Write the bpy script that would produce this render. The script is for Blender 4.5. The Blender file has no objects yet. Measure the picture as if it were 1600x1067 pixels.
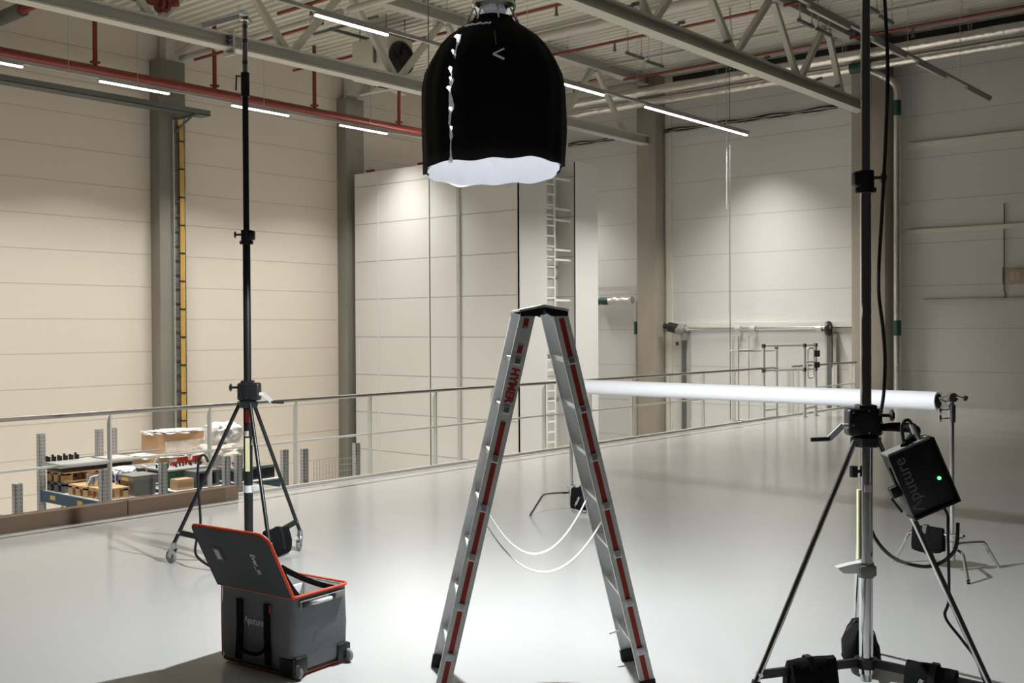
import bpy, bmesh, math, random
from mathutils import Vector, Matrix, Euler, noise as mnoise
random.seed(7)
S = bpy.context.scene
COL = S.collection
PI = math.pi
R = math.radians

# ------------------------------------------------------------------ camera
# world axes: X runs along the guard railing, Y across the hall towards the far side wall, Z up.
cam_d = bpy.data.cameras.new('camera')
cam_d.sensor_width = 36.0
cam_d.lens = 1686.9 / 1600 * 36.0
cam_d.clip_end = 200
cam = bpy.data.objects.new('camera', cam_d)
COL.objects.link(cam)
rx = Vector((0.645, -0.764, -0.005)); rf = Vector((0.764, 0.645, -0.012))
rx.normalize(); rf = (rf - rx * rf.dot(rx)).normalized(); ru = rx.cross(rf)
m = Matrix((rx, ru, -rf)).transposed().to_4x4()
m.translation = Vector((0, 0, 1.97))
cam.matrix_world = m
S.camera = cam
YAW = R(40.15 - 90.0)                      # heading of the camera's side on the floor
FR = Vector((math.cos(YAW), math.sin(YAW), 0)); FA = Vector((-math.sin(YAW), math.cos(YAW), 0))
def at(right, ahead, z=0.0):
    return FR * right + FA * ahead + Vector((0, 0, z))

# ------------------------------------------------------------------ world, exposure
S.view_settings.view_transform = 'Standard'
S.view_settings.look = 'None'
S.view_settings.gamma = 1.0
S.view_settings.use_curve_mapping = False
S.view_settings.exposure = 0.0
w = bpy.data.worlds.new('hall_air'); S.world = w; w.use_nodes = True
bg = w.node_tree.nodes['Background']
bg.inputs[0].default_value = (0.95, 0.90, 0.80, 1); bg.inputs[1].default_value = 0.012

LED_COL = (1.0, 0.965, 0.92)
LED_W = 124.0
LED_SPREAD = 112.0
KEY_COL = (0.93, 0.97, 1.0)
KEY_W = 680.0

# ------------------------------------------------------------------ materials
def new_mat(name):
    mt = bpy.data.materials.new(name); mt.use_nodes = True
    nt = mt.node_tree; b = nt.nodes['Principled BSDF']
    return mt, nt, b
def mat(name, col, rough=0.5, metal=0.0, var=0.0, vscale=6.0, bump=0.0, bscale=40.0, spec=None, emit=None, estr=0.0, stretch=None, rvar=0.0):
    mt, nt, b = new_mat(name)
    b.inputs['Base Color'].default_value = (*col, 1)
    b.inputs['Roughness'].default_value = rough
    b.inputs['Metallic'].default_value = metal
    if spec is not None: b.inputs['Specular IOR Level'].default_value = spec
    if emit: 
        b.inputs['Emission Color'].default_value = (*emit, 1); b.inputs['Emission Strength'].default_value = estr
    if var or bump or rvar:
        tc = nt.nodes.new('ShaderNodeTexCoord'); mp = nt.nodes.new('ShaderNodeMapping')
        nt.links.new(tc.outputs['Object'], mp.inputs[0])
        if stretch: mp.inputs['Scale'].default_value = stretch
    if var:
        n = nt.nodes.new('ShaderNodeTexNoise'); n.inputs['Scale'].default_value = vscale; n.inputs['Detail'].default_value = 5
        nt.links.new(mp.outputs[0], n.inputs['Vector'])
        mx = nt.nodes.new('ShaderNodeMix'); mx.data_type = 'RGBA'
        mx.inputs['A'].default_value = (*[c * (1 - var) for c in col], 1); mx.inputs['B'].default_value = (*[min(1, c * (1 + var)) for c in col], 1)
        nt.links.new(n.outputs['Fac'], mx.inputs['Factor']); nt.links.new(mx.outputs['Result'], b.inputs['Base Color'])
        if rvar:
            mr = nt.nodes.new('ShaderNodeMapRange'); mr.inputs['To Min'].default_value = rough - rvar; mr.inputs['To Max'].default_value = rough + rvar
            nt.links.new(n.outputs['Fac'], mr.inputs[0]); nt.links.new(mr.outputs[0], b.inputs['Roughness'])
    if bump:
        n2 = nt.nodes.new('ShaderNodeTexNoise'); n2.inputs['Scale'].default_value = bscale; n2.inputs['Detail'].default_value = 3
        nt.links.new(mp.outputs[0], n2.inputs['Vector'])
        bp = nt.nodes.new('ShaderNodeBump'); bp.inputs['Strength'].default_value = bump; bp.inputs['Distance'].default_value = 0.02
        nt.links.new(n2.outputs['Fac'], bp.inputs['Height']); nt.links.new(bp.outputs[0], b.inputs['Normal'])
    return mt
def panel_mat(name, col, pitch, z0, groove=0.022, rib=0.0, ribamp=0.0, rough=0.42, dark=0.55, vjoint=None):
    """coated steel sandwich panels laid horizontally: a groove every pitch metres, optional fine lining"""
    mt, nt, b = new_mat(name); N = nt.nodes.new; L = nt.links.new
    b.inputs['Roughness'].default_value = rough
    ge = N('ShaderNodeNewGeometry'); sp = N('ShaderNodeSeparateXYZ'); L(ge.outputs['Position'], sp.inputs[0])
    def math_(op, a, bb=None):
        n = N('ShaderNodeMath'); n.operation = op
        for i, v in enumerate((a, bb)):
            if v is None: continue
            if isinstance(v, (int, float)): n.inputs[i].default_value = v
            else: L(v, n.inputs[i])
        return n.outputs[0]
    sh = math_('SUBTRACT', sp.outputs['Z'], z0 - 50 * pitch)
    fr = math_('MODULO', sh, pitch)
    g = math_('LESS_THAN', fr, groove)
    no = N('ShaderNodeTexNoise'); no.inputs['Scale'].default_value = 0.6; no.inputs['Detail'].default_value = 3
    L(ge.outputs['Position'], no.inputs['Vector'])
    mx0 = N('ShaderNodeMix'); mx0.data_type = 'RGBA'
    mx0.inputs['A'].default_value = (*[c * .97 for c in col], 1); mx0.inputs['B'].default_value = (*[min(1, c * 1.03) for c in col], 1)
    L(no.outputs['Fac'], mx0.inputs['Factor'])
    mx = N('ShaderNodeMix'); mx.data_type = 'RGBA'
    L(g, mx.inputs['Factor']); L(mx0.outputs['Result'], mx.inputs['A']); mx.inputs['B'].default_value = (*[c * dark for c in col], 1)
    L(mx.outputs['Result'], b.inputs['Base Color'])
    # profile: groove + rounded lower lip + lining
    h = math_('MULTIPLY', g, -0.012)
    if ribamp:
        s = math_('SINE', math_('MULTIPLY', sp.outputs['Z'], 2 * PI / rib))
        h = math_('ADD', h, math_('MULTIPLY', s, ribamp))
    bp = N('ShaderNodeBump'); bp.inputs['Strength'].default_value = 0.8; bp.inputs['Distance'].default_value = 1.0
    L(h, bp.inputs['Height']); L(bp.outputs[0], b.inputs['Normal'])
    return mt

M = {}
M['epoxy'] = mat('grey_epoxy_floor', (0.64, 0.64, 0.625), rough=0.15, var=0.03, vscale=0.7, bump=0.03, bscale=1.3, rvar=0.04)
M['slab'] = mat('concrete_slab', (0.70, 0.68, 0.63), rough=0.85, var=0.15, vscale=2)
M['wall_left'] = panel_mat('cream_wall_panels', (0.72, 0.66, 0.57), 0.7715, -0.08 - 0.01, groove=0.02, rib=0.05, ribamp=0.0002, dark=0.74)
M['wall_back'] = panel_mat('cream_lined_wall_panels', (0.655, 0.65, 0.625), 1.05, 0.862, groove=0.018, rib=0.05, ribamp=0.0011, dark=0.7)
M['tower'] = panel_mat('pale_grey_enclosure_panels', (0.66, 0.655, 0.62), 1.03, 1.745, groove=0.028, dark=0.62, rough=0.38)
M['tower_plain'] = mat('pale_grey_flashing', (0.68, 0.68, 0.65), rough=0.4)
M['white_bar'] = mat('white_painted_bars', (0.85, 0.84, 0.80), rough=0.4)
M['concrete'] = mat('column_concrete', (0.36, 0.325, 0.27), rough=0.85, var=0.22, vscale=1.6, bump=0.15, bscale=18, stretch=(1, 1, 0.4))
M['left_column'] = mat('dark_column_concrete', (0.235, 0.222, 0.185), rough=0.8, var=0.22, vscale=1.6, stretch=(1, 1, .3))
M['truss'] = mat('warm_grey_steel_paint', (0.56, 0.545, 0.48), rough=0.5, var=0.05, vscale=1.5)
M['deck'] = mat('roof_sheet', (0.70, 0.68, 0.60), rough=0.5, var=0.06, vscale=0.5)
M['trim'] = mat('cream_flashing', (0.72, 0.69, 0.61), rough=0.45)
M['red'] = mat('red_pipe_paint', (0.20, 0.030, 0.021), rough=0.4)
M['galv'] = mat('galvanised_steel', (0.54, 0.55, 0.53), rough=0.42, metal=0.45, var=0.15, vscale=9)
def perf_mat():
    mt = mat('perforated_galvanised_steel', (0.5, 0.5, 0.48), rough=.5, metal=.15); nt = mt.node_tree; N = nt.nodes.new; L = nt.links.new
    tc = N('ShaderNodeTexCoord'); sg = N('ShaderNodeSeparateXYZ'); so = N('ShaderNodeSeparateXYZ'); L(tc.outputs['Generated'], sg.inputs[0]); L(tc.outputs['Object'], so.inputs[0])
    def mth(op, a, b):
        n = N('ShaderNodeMath'); n.operation = op
        for i, v in enumerate((a, b)):
            if isinstance(v, (int, float)): n.inputs[i].default_value = v
            else: L(v, n.inputs[i])
        return n.outputs[0]
    hz = mth('LESS_THAN', mth('MODULO', so.outputs['Z'], .05), .022)
    def col(sock): return mth('LESS_THAN', mth('ABSOLUTE', mth('SUBTRACT', mth('ABSOLUTE', mth('SUBTRACT', sock, .5), 0), .25), 0), .055)
    hx_ = mth('MULTIPLY', col(sg.outputs['X']), 1.0); hy_ = mth('MULTIPLY', col(sg.outputs['Y']), 1.0)
    h = mth('MULTIPLY', hz, mth('MAXIMUM', hx_, hy_))
    mx = N('ShaderNodeMix'); mx.data_type = 'RGBA'; mx.inputs['A'].default_value = (.56, .56, .54, 1); mx.inputs['B'].default_value = (.10, .10, .10, 1)
    L(h, mx.inputs['Factor']); L(mx.outputs['Result'], nt.nodes['Principled BSDF'].inputs['Base Color']); return mt
M['galv_perf'] = perf_mat()
M['galv_dark'] = mat('dark_galvanised_steel', (0.16, 0.18, 0.17), rough=0.45, metal=0.6, var=0.2, vscale=9)
M['foil'] = mat('aluminium_foil_lagging', (0.72, 0.69, 0.64), rough=0.30, metal=0.85, bump=1.0, bscale=7, var=0.15, vscale=5)
M['green'] = mat('green_marker_band', (0.012, 0.07, 0.045), rough=0.5)
M['black_metal'] = mat('black_metal', (0.012, 0.013, 0.014), rough=0.32, spec=0.5)
M['black_plastic'] = mat('black_plastic', (0.010, 0.011, 0.012), rough=0.42)
M['black_fabric'] = mat('black_fabric', (0.0075, 0.0078, 0.0085), rough=0.85, bump=0.25, bscale=60, spec=0.15)
M['black_cable'] = mat('black_cable', (0.010, 0.010, 0.011), rough=0.5)
M['chrome'] = mat('chrome', (0.72, 0.73, 0.74), rough=0.11, metal=1.0)
M['chrome_dull'] = mat('brushed_chrome', (0.62, 0.63, 0.64), rough=0.28, metal=1.0)
M['alu'] = mat('ladder_aluminium', (0.80, 0.81, 0.80), rough=0.45, metal=0.12, var=0.05, vscale=12)
M['alu_bright'] = mat('bright_aluminium', (0.86, 0.87, 0.87), rough=0.35, metal=0.3)
M['stripe'] = mat('red_stripe', (0.40, 0.035, 0.022), rough=0.45)
M['rubber'] = mat('grey_rubber', (0.27, 0.27, 0.265), rough=0.7)
M['black_rubber'] = mat('black_rubber', (0.015, 0.015, 0.015), rough=0.7)
M['white_web'] = mat('white_webbing', (0.86, 0.86, 0.86), rough=0.7)
M['paper'] = mat('white_paper_roll', (0.84, 0.84, 0.85), rough=0.6)
M['core'] = mat('dark_tube_core', (0.02, 0.016, 0.014), rough=0.9)
M['rail'] = mat('brushed_stainless_handrail', (0.40, 0.375, 0.345), rough=0.35, metal=0.7)
M['post'] = mat('pale_grey_post_paint', (0.68, 0.665, 0.61), rough=0.45)
M['brown_box'] = mat('brown_cardboard', (0.20, 0.135, 0.09), rough=0.8, var=0.08, vscale=3)
M['brown_tape'] = mat('brown_packing_tape', (0.26, 0.18, 0.12), rough=0.6)
M['carton'] = mat('tan_cardboard', (0.52, 0.33, 0.18), rough=0.8, var=0.1, vscale=6)
M['wood'] = mat('pallet_wood', (0.66, 0.43, 0.22), rough=0.75, var=0.25, vscale=8, stretch=(1, 6, 1))
M['blue_beam'] = mat('blue_rack_paint', (0.025, 0.085, 0.15), rough=0.45)
M['blue'] = mat('blue_plastic', (0.02, 0.08, 0.28), rough=0.4)
M['yellow'] = mat('yellow_cable', (0.58, 0.38, 0.10), rough=0.5)
M['yellow_label'] = mat('yellow_label', (0.75, 0.52, 0.12), rough=0.6)
M['pale_yellow'] = mat('pale_yellow_sticker', (0.74, 0.73, 0.42), rough=0.6)
M['grey_plastic'] = mat('grey_plastic', (0.24, 0.24, 0.22), rough=0.5)
M['slate_plastic'] = mat('slate_grey_plastic', (0.14, 0.16, 0.165), rough=0.5)
M['machine_green'] = mat('green_machine_paint', (0.05, 0.17, 0.08), rough=0.5, var=0.5, vscale=14)
M['white_plastic'] = mat('white_bag_film', (0.85, 0.84, 0.82), rough=0.4, bump=0.8, bscale=14)
M['wrap'] = mat('clear_shrink_wrap', (0.62, 0.56, 0.48), rough=0.25, bump=1.0, bscale=16, var=0.35, vscale=9)
M['bag_grey'] = mat('charcoal_case_fabric', (0.175, 0.177, 0.187), rough=0.8, bump=0.2, bscale=70, var=0.1, vscale=9)
M['bag_lid'] = mat('charcoal_lid_fabric', (0.062, 0.066, 0.068), rough=0.8, bump=0.2, bscale=70, var=0.1, vscale=9)
M['orange'] = mat('orange_piping', (0.80, 0.085, 0.025), rough=0.5)
M['lining'] = mat('light_grey_case_lining', (0.72, 0.71, 0.70), rough=0.9, bump=0.2, bscale=50)
M['print'] = mat('pale_grey_print', (0.85, 0.85, 0.85), rough=0.6)
M['print_dim'] = mat('dim_grey_print', (0.19, 0.195, 0.20), rough=0.6)
M['print_red'] = mat('red_print', (0.45, 0.03, 0.02), rough=0.5)
M['label_pink'] = mat('pale_label', (0.62, 0.52, 0.50), rough=0.6)
M['box_beige'] = mat('beige_control_box', (0.42, 0.33, 0.25), rough=0.6)
M['led_green'] = mat('green_indicator', (0.1, 0.6, 0.15), emit=(0.1, 1.0, 0.25), estr=3.0)
M['lamp_on'] = mat('lit_diffuser', (0.9, 0.9, 0.9), emit=(1.0, 0.95, 0.93), estr=7.0)
M['lamp_off'] = mat('unlit_diffuser', (0.48, 0.47, 0.44), rough=0.4)
M['trunk'] = mat('light_trunking_grey', (0.36, 0.36, 0.34), rough=0.45)
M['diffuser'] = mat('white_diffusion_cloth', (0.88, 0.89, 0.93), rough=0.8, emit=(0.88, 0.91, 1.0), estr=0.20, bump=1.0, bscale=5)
M['silver_cloth'] = mat('crinkled_silver_cloth_glow', (0.85, 0.86, 0.9), rough=0.22, metal=0.7, bump=1.0, bscale=22, emit=(0.9, 0.93, 1.0), estr=0.10)  # faint emission put into the cloth, standing in for lamp light leaking at the seam
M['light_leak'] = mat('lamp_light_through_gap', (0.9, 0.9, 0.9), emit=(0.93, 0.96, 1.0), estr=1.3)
M['black_shiny'] = mat('black_coated_cloth', (0.004, 0.0045, 0.005), rough=0.7, spec=0.12, bump=0.2, bscale=5)

# ------------------------------------------------------------------ mesh helpers
class MB:
    def __init__(s): s.bm = bmesh.new()
    def _add(s, t):
        me = bpy.data.meshes.new('t'); t.to_mesh(me); t.free(); s.bm.from_mesh(me); bpy.data.meshes.remove(me); return s
    def box(s, c, size, rot=None, bev=0.0, seg=2):
        t = bmesh.new(); bmesh.ops.create_cube(t, size=1.0)
        bmesh.ops.scale(t, vec=size, verts=t.verts)
        if bev: bmesh.ops.bevel(t, geom=t.edges[:], offset=bev, segments=seg, profile=0.5, affect='EDGES')
        if rot is not None: bmesh.ops.rotate(t, cent=(0, 0, 0), matrix=rot, verts=t.verts)
        bmesh.ops.translate(t, vec=c, verts=t.verts)
        return s._add(t)
    def bb(s, x0, x1, y0, y1, z0, z1, bev=0.0):
        return s.box(((x0 + x1) / 2, (y0 + y1) / 2, (z0 + z1) / 2), (abs(x1 - x0), abs(y1 - y0), abs(z1 - z0)), bev=bev)
    def tube(s, a, b, r, r2=None, seg=12):
        a = Vector(a); b = Vector(b); d = b - a
        t = bmesh.new(); bmesh.ops.create_cone(t, cap_ends=True, segments=seg, radius1=r, radius2=r if r2 is None else r2, depth=d.length)
        q = Vector((0, 0, 1)).rotation_difference(d.normalized()).to_matrix()
        bmesh.ops.rotate(t, cent=(0, 0, 0), matrix=q, verts=t.verts)
        bmesh.ops.translate(t, vec=(a + b) / 2, verts=t.verts)
        return s._add(t)
    def bar(s, a, b, wx, wy, up=(0, 0, 1), bev=0.0):
        """rectangular bar from a to b"""
        a = Vector(a); b = Vector(b); z = (b - a).normalized(); u = Vector(up)
        if abs(z.dot(u)) > .98: u = Vector((1, 0, 0))
        x = u.cross(z).normalized(); y = z.cross(x)
        return s.box((a + b) / 2, (wx, wy, (b - a).length), rot=Matrix((x, y, z)).transposed(), bev=bev)
    def path(s, pts, r, seg=8):
        pts = [Vector(p) for p in pts]; n = len(pts); rings = []
        t = bmesh.new(); prev = None
        for i, p in enumerate(pts):
            d = (pts[min(i + 1, n - 1)] - pts[max(i - 1, 0)]).normalized()
            if prev is None:
                ux = d.orthogonal().normalized()
            else:
                ux = (prev - d * prev.dot(d)).normalized()
            prev = ux; uy = d.cross(ux)
            rr = r(i / (n - 1)) if callable(r) else r
            rings.append([t.verts.new(p + (ux * math.cos(2 * PI * k / seg) + uy * math.sin(2 * PI * k / seg)) * rr) for k in range(seg)])
        for i in range(n - 1):
            for k in range(seg):
                t.faces.new((rings[i][k], rings[i][(k + 1) % seg], rings[i + 1][(k + 1) % seg], rings[i + 1][k]))
        t.faces.new(rings[0][::-1]); t.faces.new(rings[-1])
        return s._add(t)
    def ribbon(s, pts, width, thick, side):
        """flat strap following pts, width along the direction side"""
        pts = [Vector(p) for p in pts]; sd = Vector(side).normalized(); n = len(pts)
        t = bmesh.new(); rows = []
        for i, p in enumerate(pts):
            d = (pts[min(i + 1, n - 1)] - pts[max(i - 1, 0)]).normalized()
            nn = d.cross(sd).normalized()
            rows.append([t.verts.new(p + sd * a * width / 2 + nn * b * thick / 2) for a, b in ((-1, -1), (1, -1), (1, 1), (-1, 1))])
        for i in range(n - 1):
            for k in range(4): t.faces.new((rows[i][k], rows[i][(k + 1) % 4], rows[i + 1][(k + 1) % 4], rows[i + 1][k]))
        t.faces.new(rows[0][::-1]); t.faces.new(rows[-1])
        return s._add(t)
    def lathe(s, prof, c=(0, 0, 0), seg=24, axis=(0, 0, 1), cap=True):
        t = bmesh.new(); rings = []
        for r_, z_ in prof: rings.append([t.verts.new((r_ * math.cos(2 * PI * k / seg), r_ * math.sin(2 * PI * k / seg), z_)) for k in range(seg)])
        for i in range(len(prof) - 1):
            for k in range(seg): t.faces.new((rings[i][k], rings[i][(k + 1) % seg], rings[i + 1][(k + 1) % seg], rings[i + 1][k]))
        if cap: t.faces.new(rings[0][::-1]); t.faces.new(rings[-1])
        q = Vector((0, 0, 1)).rotation_difference(Vector(axis).normalized()).to_matrix()
        bmesh.ops.rotate(t, cent=(0, 0, 0), matrix=q, verts=t.verts)
        bmesh.ops.translate(t, vec=c, verts=t.verts)
        return s._add(t)
    def prism(s, poly, a, b, mp):
        """polygon poly (p, q) extruded from a to b; mp(p, q, e) gives the 3-D point"""
        t = bmesh.new()
        v0 = [t.verts.new(mp(p, q, a)) for p, q in poly]; v1 = [t.verts.new(mp(p, q, b)) for p, q in poly]
        n = len(poly); t.faces.new(v0); t.faces.new(v1[::-1])
        for k in range(n): t.faces.new((v0[k], v1[k], v1[(k + 1) % n], v0[(k + 1) % n]))
        bmesh.ops.recalc_face_normals(t, faces=t.faces)
        return s._add(t)
    def blob(s, c, size, amp=0.1, freq=3.0, sub=4, seed=0, flat=None):
        t = bmesh.new(); bmesh.ops.create_icosphere(t, subdivisions=sub, radius=1)
        for v in t.verts:
            p = v.co.copy(); k = 1 + amp * mnoise.noise(p * freq + Vector((seed, seed * 2, 0)))
            q = Vector((abs(p.x) ** .7 * math.copysign(1, p.x), abs(p.y) ** .7 * math.copysign(1, p.y), abs(p.z) ** .7 * math.copysign(1, p.z))) * k
            v.co = Vector((q.x * size[0] / 2, q.y * size[1] / 2, q.z * size[2] / 2))
            if flat is not None and v.co.z < flat: v.co.z = flat
        bmesh.ops.translate(t, vec=c, verts=t.verts)
        return s._add(t)
    def build(s, name, mt, parent=None, smooth=True, ang=35):
        me = bpy.data.meshes.new(name)
        bmesh.ops.recalc_face_normals(s.bm, faces=s.bm.faces)
        s.bm.to_mesh(me); s.bm.free()
        me.materials.append(M[mt] if isinstance(mt, str) else mt)
        if smooth and len(me.polygons):
            me.polygons.foreach_set('use_smooth', [True] * len(me.polygons)); me.set_sharp_from_angle(angle=R(ang))
        o = bpy.data.objects.new(name, me); COL.objects.link(o)
        if parent: o.parent = parent
        return o
def tag(o, label=None, cat=None, group=None, kind=None):
    if label: o['label'] = label
    if cat: o['category'] = cat
    if group: o['group'] = group
    if kind: o['kind'] = kind
    return o
def struct(o, label, cat): return tag(o, label, cat, kind='structure')
def thing(name, label, cat, loc=(0, 0, 0), rz=0.0, group=None):
    o = bpy.data.objects.new(name, None); o.empty_display_size = 0.1; COL.objects.link(o)
    o.location = loc; o.rotation_euler = (0, 0, rz)
    return tag(o, label, cat, group)
def text(body, size, mt, parent, loc, rot, name='lettering', ext=0.001, sx=1.0, bold=0.0):
    cu = bpy.data.curves.new('t', 'FONT'); cu.offset = bold; cu.body = body; cu.size = size; cu.extrude = ext; cu.align_x = 'CENTER'; cu.align_y = 'CENTER'
    to = bpy.data.objects.new('t', cu); COL.objects.link(to)
    dg = bpy.context.evaluated_depsgraph_get(); dg.update()
    me = bpy.data.meshes.new_from_object(to.evaluated_get(dg)); bpy.data.objects.remove(to); bpy.data.curves.remove(cu)
    mm = Matrix.Translation(loc) @ rot.to_4x4() @ Matrix.Diagonal((sx, 1, 1, 1)); me.transform(mm)
    me.materials.clear(); me.materials.append(M[mt]); me.name = name
    o = bpy.data.objects.new(name, me); COL.objects.link(o)
    if parent: o.parent = parent
    return o
def brand(size, mt, parent, loc, rot, sx=1.0):
    o = text('puture', size, mt, parent, loc + rot @ Vector((size * .36 * sx, 0, 0)), rot, name='brand_lettering', sx=sx)
    w0 = max(v.co.dot(rot.col[0]) for v in o.data.vertices) - loc.dot(rot.col[0])
    l0 = min(v.co.dot(rot.col[0]) for v in o.data.vertices) - loc.dot(rot.col[0])
    c = l0 - size * .40 * sx
    mb = MB()
    for s_ in (-1, 1):
        a = loc + rot @ Vector((c + s_ * size * .30 * sx, -size * .26, .0005)); b = loc + rot @ Vector((c + s_ * size * .02 * sx, size * .36, .0005))
        mb.bar(a, b, size * .09, .0012, up=rot.col[2])
    mb.build('brand_letter', mt, parent, smooth=False)
    return o
def basis(x, y):
    x = Vector(x).normalized(); y = Vector(y); y = (y - x * y.dot(x)).normalized(); return Matrix((x, y, x.cross(y))).transposed()
def arc(p0, p1, sag, n=16):
    p0 = Vector(p0); p1 = Vector(p1)
    return [p0.lerp(p1, i / n) - Vector((0, 0, sag * 4 * (i / n) * (1 - i / n))) for i in range(n + 1)]
def spline(pts, n=6):
    pts = [Vector(p) for p in pts]; out = []
    for i in range(len(pts) - 1):
        p0 = pts[max(i - 1, 0)]; p1 = pts[i]; p2 = pts[i + 1]; p3 = pts[min(i + 2, len(pts) - 1)]
        for k in range(n):
            t = k / n
            out.append(0.5 * ((2 * p1) + (p2 - p0) * t + (2 * p0 - 5 * p1 + 4 * p2 - p3) * t * t + (3 * p1 - p0 - 3 * p2 + p3) * t ** 3))
    out.append(pts[-1]); return out

# ------------------------------------------------------------------ structure
UW, VW, EDGE, LOW, TOP = 26.9, 23.3, 10.80, -3.2, 9.25
struct(MB().bb(-6, UW, -7, EDGE, -0.3, 0).build('floor', 'epoxy', smooth=False), 'glossy pale grey epoxy floor of the upper level', 'floor')
struct(MB().bb(-6, UW, EDGE, VW, LOW - .2, LOW).build('floor_lower', 'slab', smooth=False), 'concrete floor of the lower level beyond the railing', 'floor')
struct(MB().bb(-6, UW + .2, VW, VW + .2, LOW, TOP + .4).build('wall_left', 'wall_left', smooth=False), 'cream panelled wall on the far left side', 'wall')
struct(MB().bb(UW, UW + .2, -7, VW, LOW, TOP + .4).build('wall_back', 'wall_back', smooth=False), 'cream finely lined wall at the back and right', 'wall')
# trapezoidal roof sheet, ribs running across the hall
poly = []
pitch = 0.25; uu = -6.0; k = 0
while uu < UW:
    poly += [(uu, TOP), (uu + .10, TOP), (uu + .13, TOP + .09), (uu + .22, TOP + .09)]; uu += pitch
poly += [(UW, TOP), (UW, TOP + .2), (-6, TOP + .2)]
struct(MB().prism(poly, -7, VW, lambda p, q, e: (p, e, q)).build('ceiling', 'deck', smooth=False), 'ribbed metal roof sheet ceiling', 'ceiling')
# floor edge upstand
struct(MB().bb(-2, 26.2, EDGE - .07, EDGE - .02, 0, .035).bb(-2, 26.2, EDGE - .20, EDGE - .19, 0, .006).build('trim_1', 'trim', smooth=False), 'pale metal edge strip along the open floor edge', 'trim')
# ledges on the back wall, right part
struct(MB().bb(UW - .10, UW, 2.0, 9.78, 6.38, 6.50).build('trim_2', 'trim', smooth=False), 'upper pale ledge across the right part of the back wall', 'trim')
struct(MB().bb(UW - .10, UW, 2.0, 9.78, 4.25, 4.36).build('trim_3', 'trim', smooth=False), 'lower pale ledge across the right part of the back wall', 'trim')
struct(MB().bb(UW - .16, UW, 11.1, 16.84, 1.97, 2.10).bb(UW - .04, UW, 11.1, 16.84, 1.84, 1.95).build('trim_4', 'post', smooth=False), 'pale lintel above the wide sectional door', 'trim')
struct(MB().bb(UW - .05, UW, 16.62, 16.80, LOW, 8.6).build('trim_5', 'trim', smooth=False), 'vertical pale flashing beside the concrete column', 'trim')

# ---- columns
def column(name, x0, x1, y0, y1, z0, z1, label):
    mb = MB(); mb.bb(x0, x1, y0, y1, z0, z1, bev=0.015)
    o = mb.build(name, 'concrete'); return tag(o, label, 'column', 'concrete wall columns')
column('concrete_column', 26.38, UW, 16.86, 17.50, LOW, TOP, 'concrete column right of the enclosure, carrying the end of the far truss')
column('concrete_column', 26.32, UW, 10.16, 11.02, LOW, TOP, 'concrete column behind the chrome stand at the corner of the railing')
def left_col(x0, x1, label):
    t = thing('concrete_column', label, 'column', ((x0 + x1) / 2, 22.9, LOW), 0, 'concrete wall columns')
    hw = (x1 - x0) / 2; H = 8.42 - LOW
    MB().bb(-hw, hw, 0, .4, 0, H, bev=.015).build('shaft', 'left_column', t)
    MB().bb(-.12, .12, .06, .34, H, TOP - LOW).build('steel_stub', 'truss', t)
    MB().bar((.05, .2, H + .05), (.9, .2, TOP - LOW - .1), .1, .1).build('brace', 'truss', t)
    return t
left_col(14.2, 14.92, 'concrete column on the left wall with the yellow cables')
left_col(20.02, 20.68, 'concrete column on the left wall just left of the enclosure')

# ------------------------------------------------------------------ lights of the hall
def lamp(x0, y, z, lit, label, length=1.58):
    """linear luminaire hanging under its trunking rail"""
    t = thing('linear_lamp', label, 'ceiling lamp', (x0 + length / 2, y, z), 0, 'linear lamps under the trunking')
    h = length / 2
    MB().bb(-h, h, -.035, .035, .02, .06).build('lamp_body', 'trunk', t, smooth=False)
    MB().bb(-h, h, -.03, .03, -.012, .02, bev=.008).build('diffuser', 'lamp_on' if lit else 'lamp_off', t)
    if lit:
        ld = bpy.data.lights.new('lamp_light', 'AREA'); ld.shape = 'RECTANGLE'; ld.size = length; ld.size_y = .06
        ld.energy = LED_W; ld.color = LED_COL; ld.spread = R(LED_SPREAD)
        lo = bpy.data.objects.new('lamp_light', ld); COL.objects.link(lo); lo.parent = t; lo.location = (0, 0, -.016)
    return t
def trunking(x0, x1, y, z, wires, label):
    t = thing('light_trunking', label, 'light rail', (x0, y, z), 0)
    MB().bb(0, x1 - x0, -.03, .03, .06, .12).build('rail', 'trunk', t, smooth=False)
    for u in wires: MB().tube((u - x0, 0, .12), (u - x0, 0, TOP - z + .02), .006, seg=6).build('suspension_wire', 'galv', t)
    return t
ZL = 7.0
trunking(0.5, 26.5, 20.45, ZL, (2, 5, 10.7, 12.2, 15.4, 18.7, 22, 25.2), 'rail of lamps running along the left wall behind the black stand')
names = ['lit lamp at the photo\'s top left edge, cut by the frame', 'lit lamp left of the column with the yellow cables', 'lit lamp crossed by the pole of the black stand', 'lit lamp in front of the column left of the enclosure']
for x0, lb in ((1.79, 'lit lamp over the racks, outside the frame on the left'), (4.98, 'second lit lamp over the racks, outside the frame on the left'), (8.20, names[0]), (11.35, names[1]), (14.52, names[2]), (17.68, names[3]), (20.88, 'lit lamp above the enclosure, hidden by the black softbox'), (24.0, 'farthest lit lamp above the enclosure, hidden by the black softbox')):
    lamp(x0, 20.45, ZL, True, lb)
trunking(4.5, 25.75, 13.58, ZL, (9.7, 14.3, 16.6, 20.5, 24.1), 'rail of lamps crossing the top of the photo behind the softbox')
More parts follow.
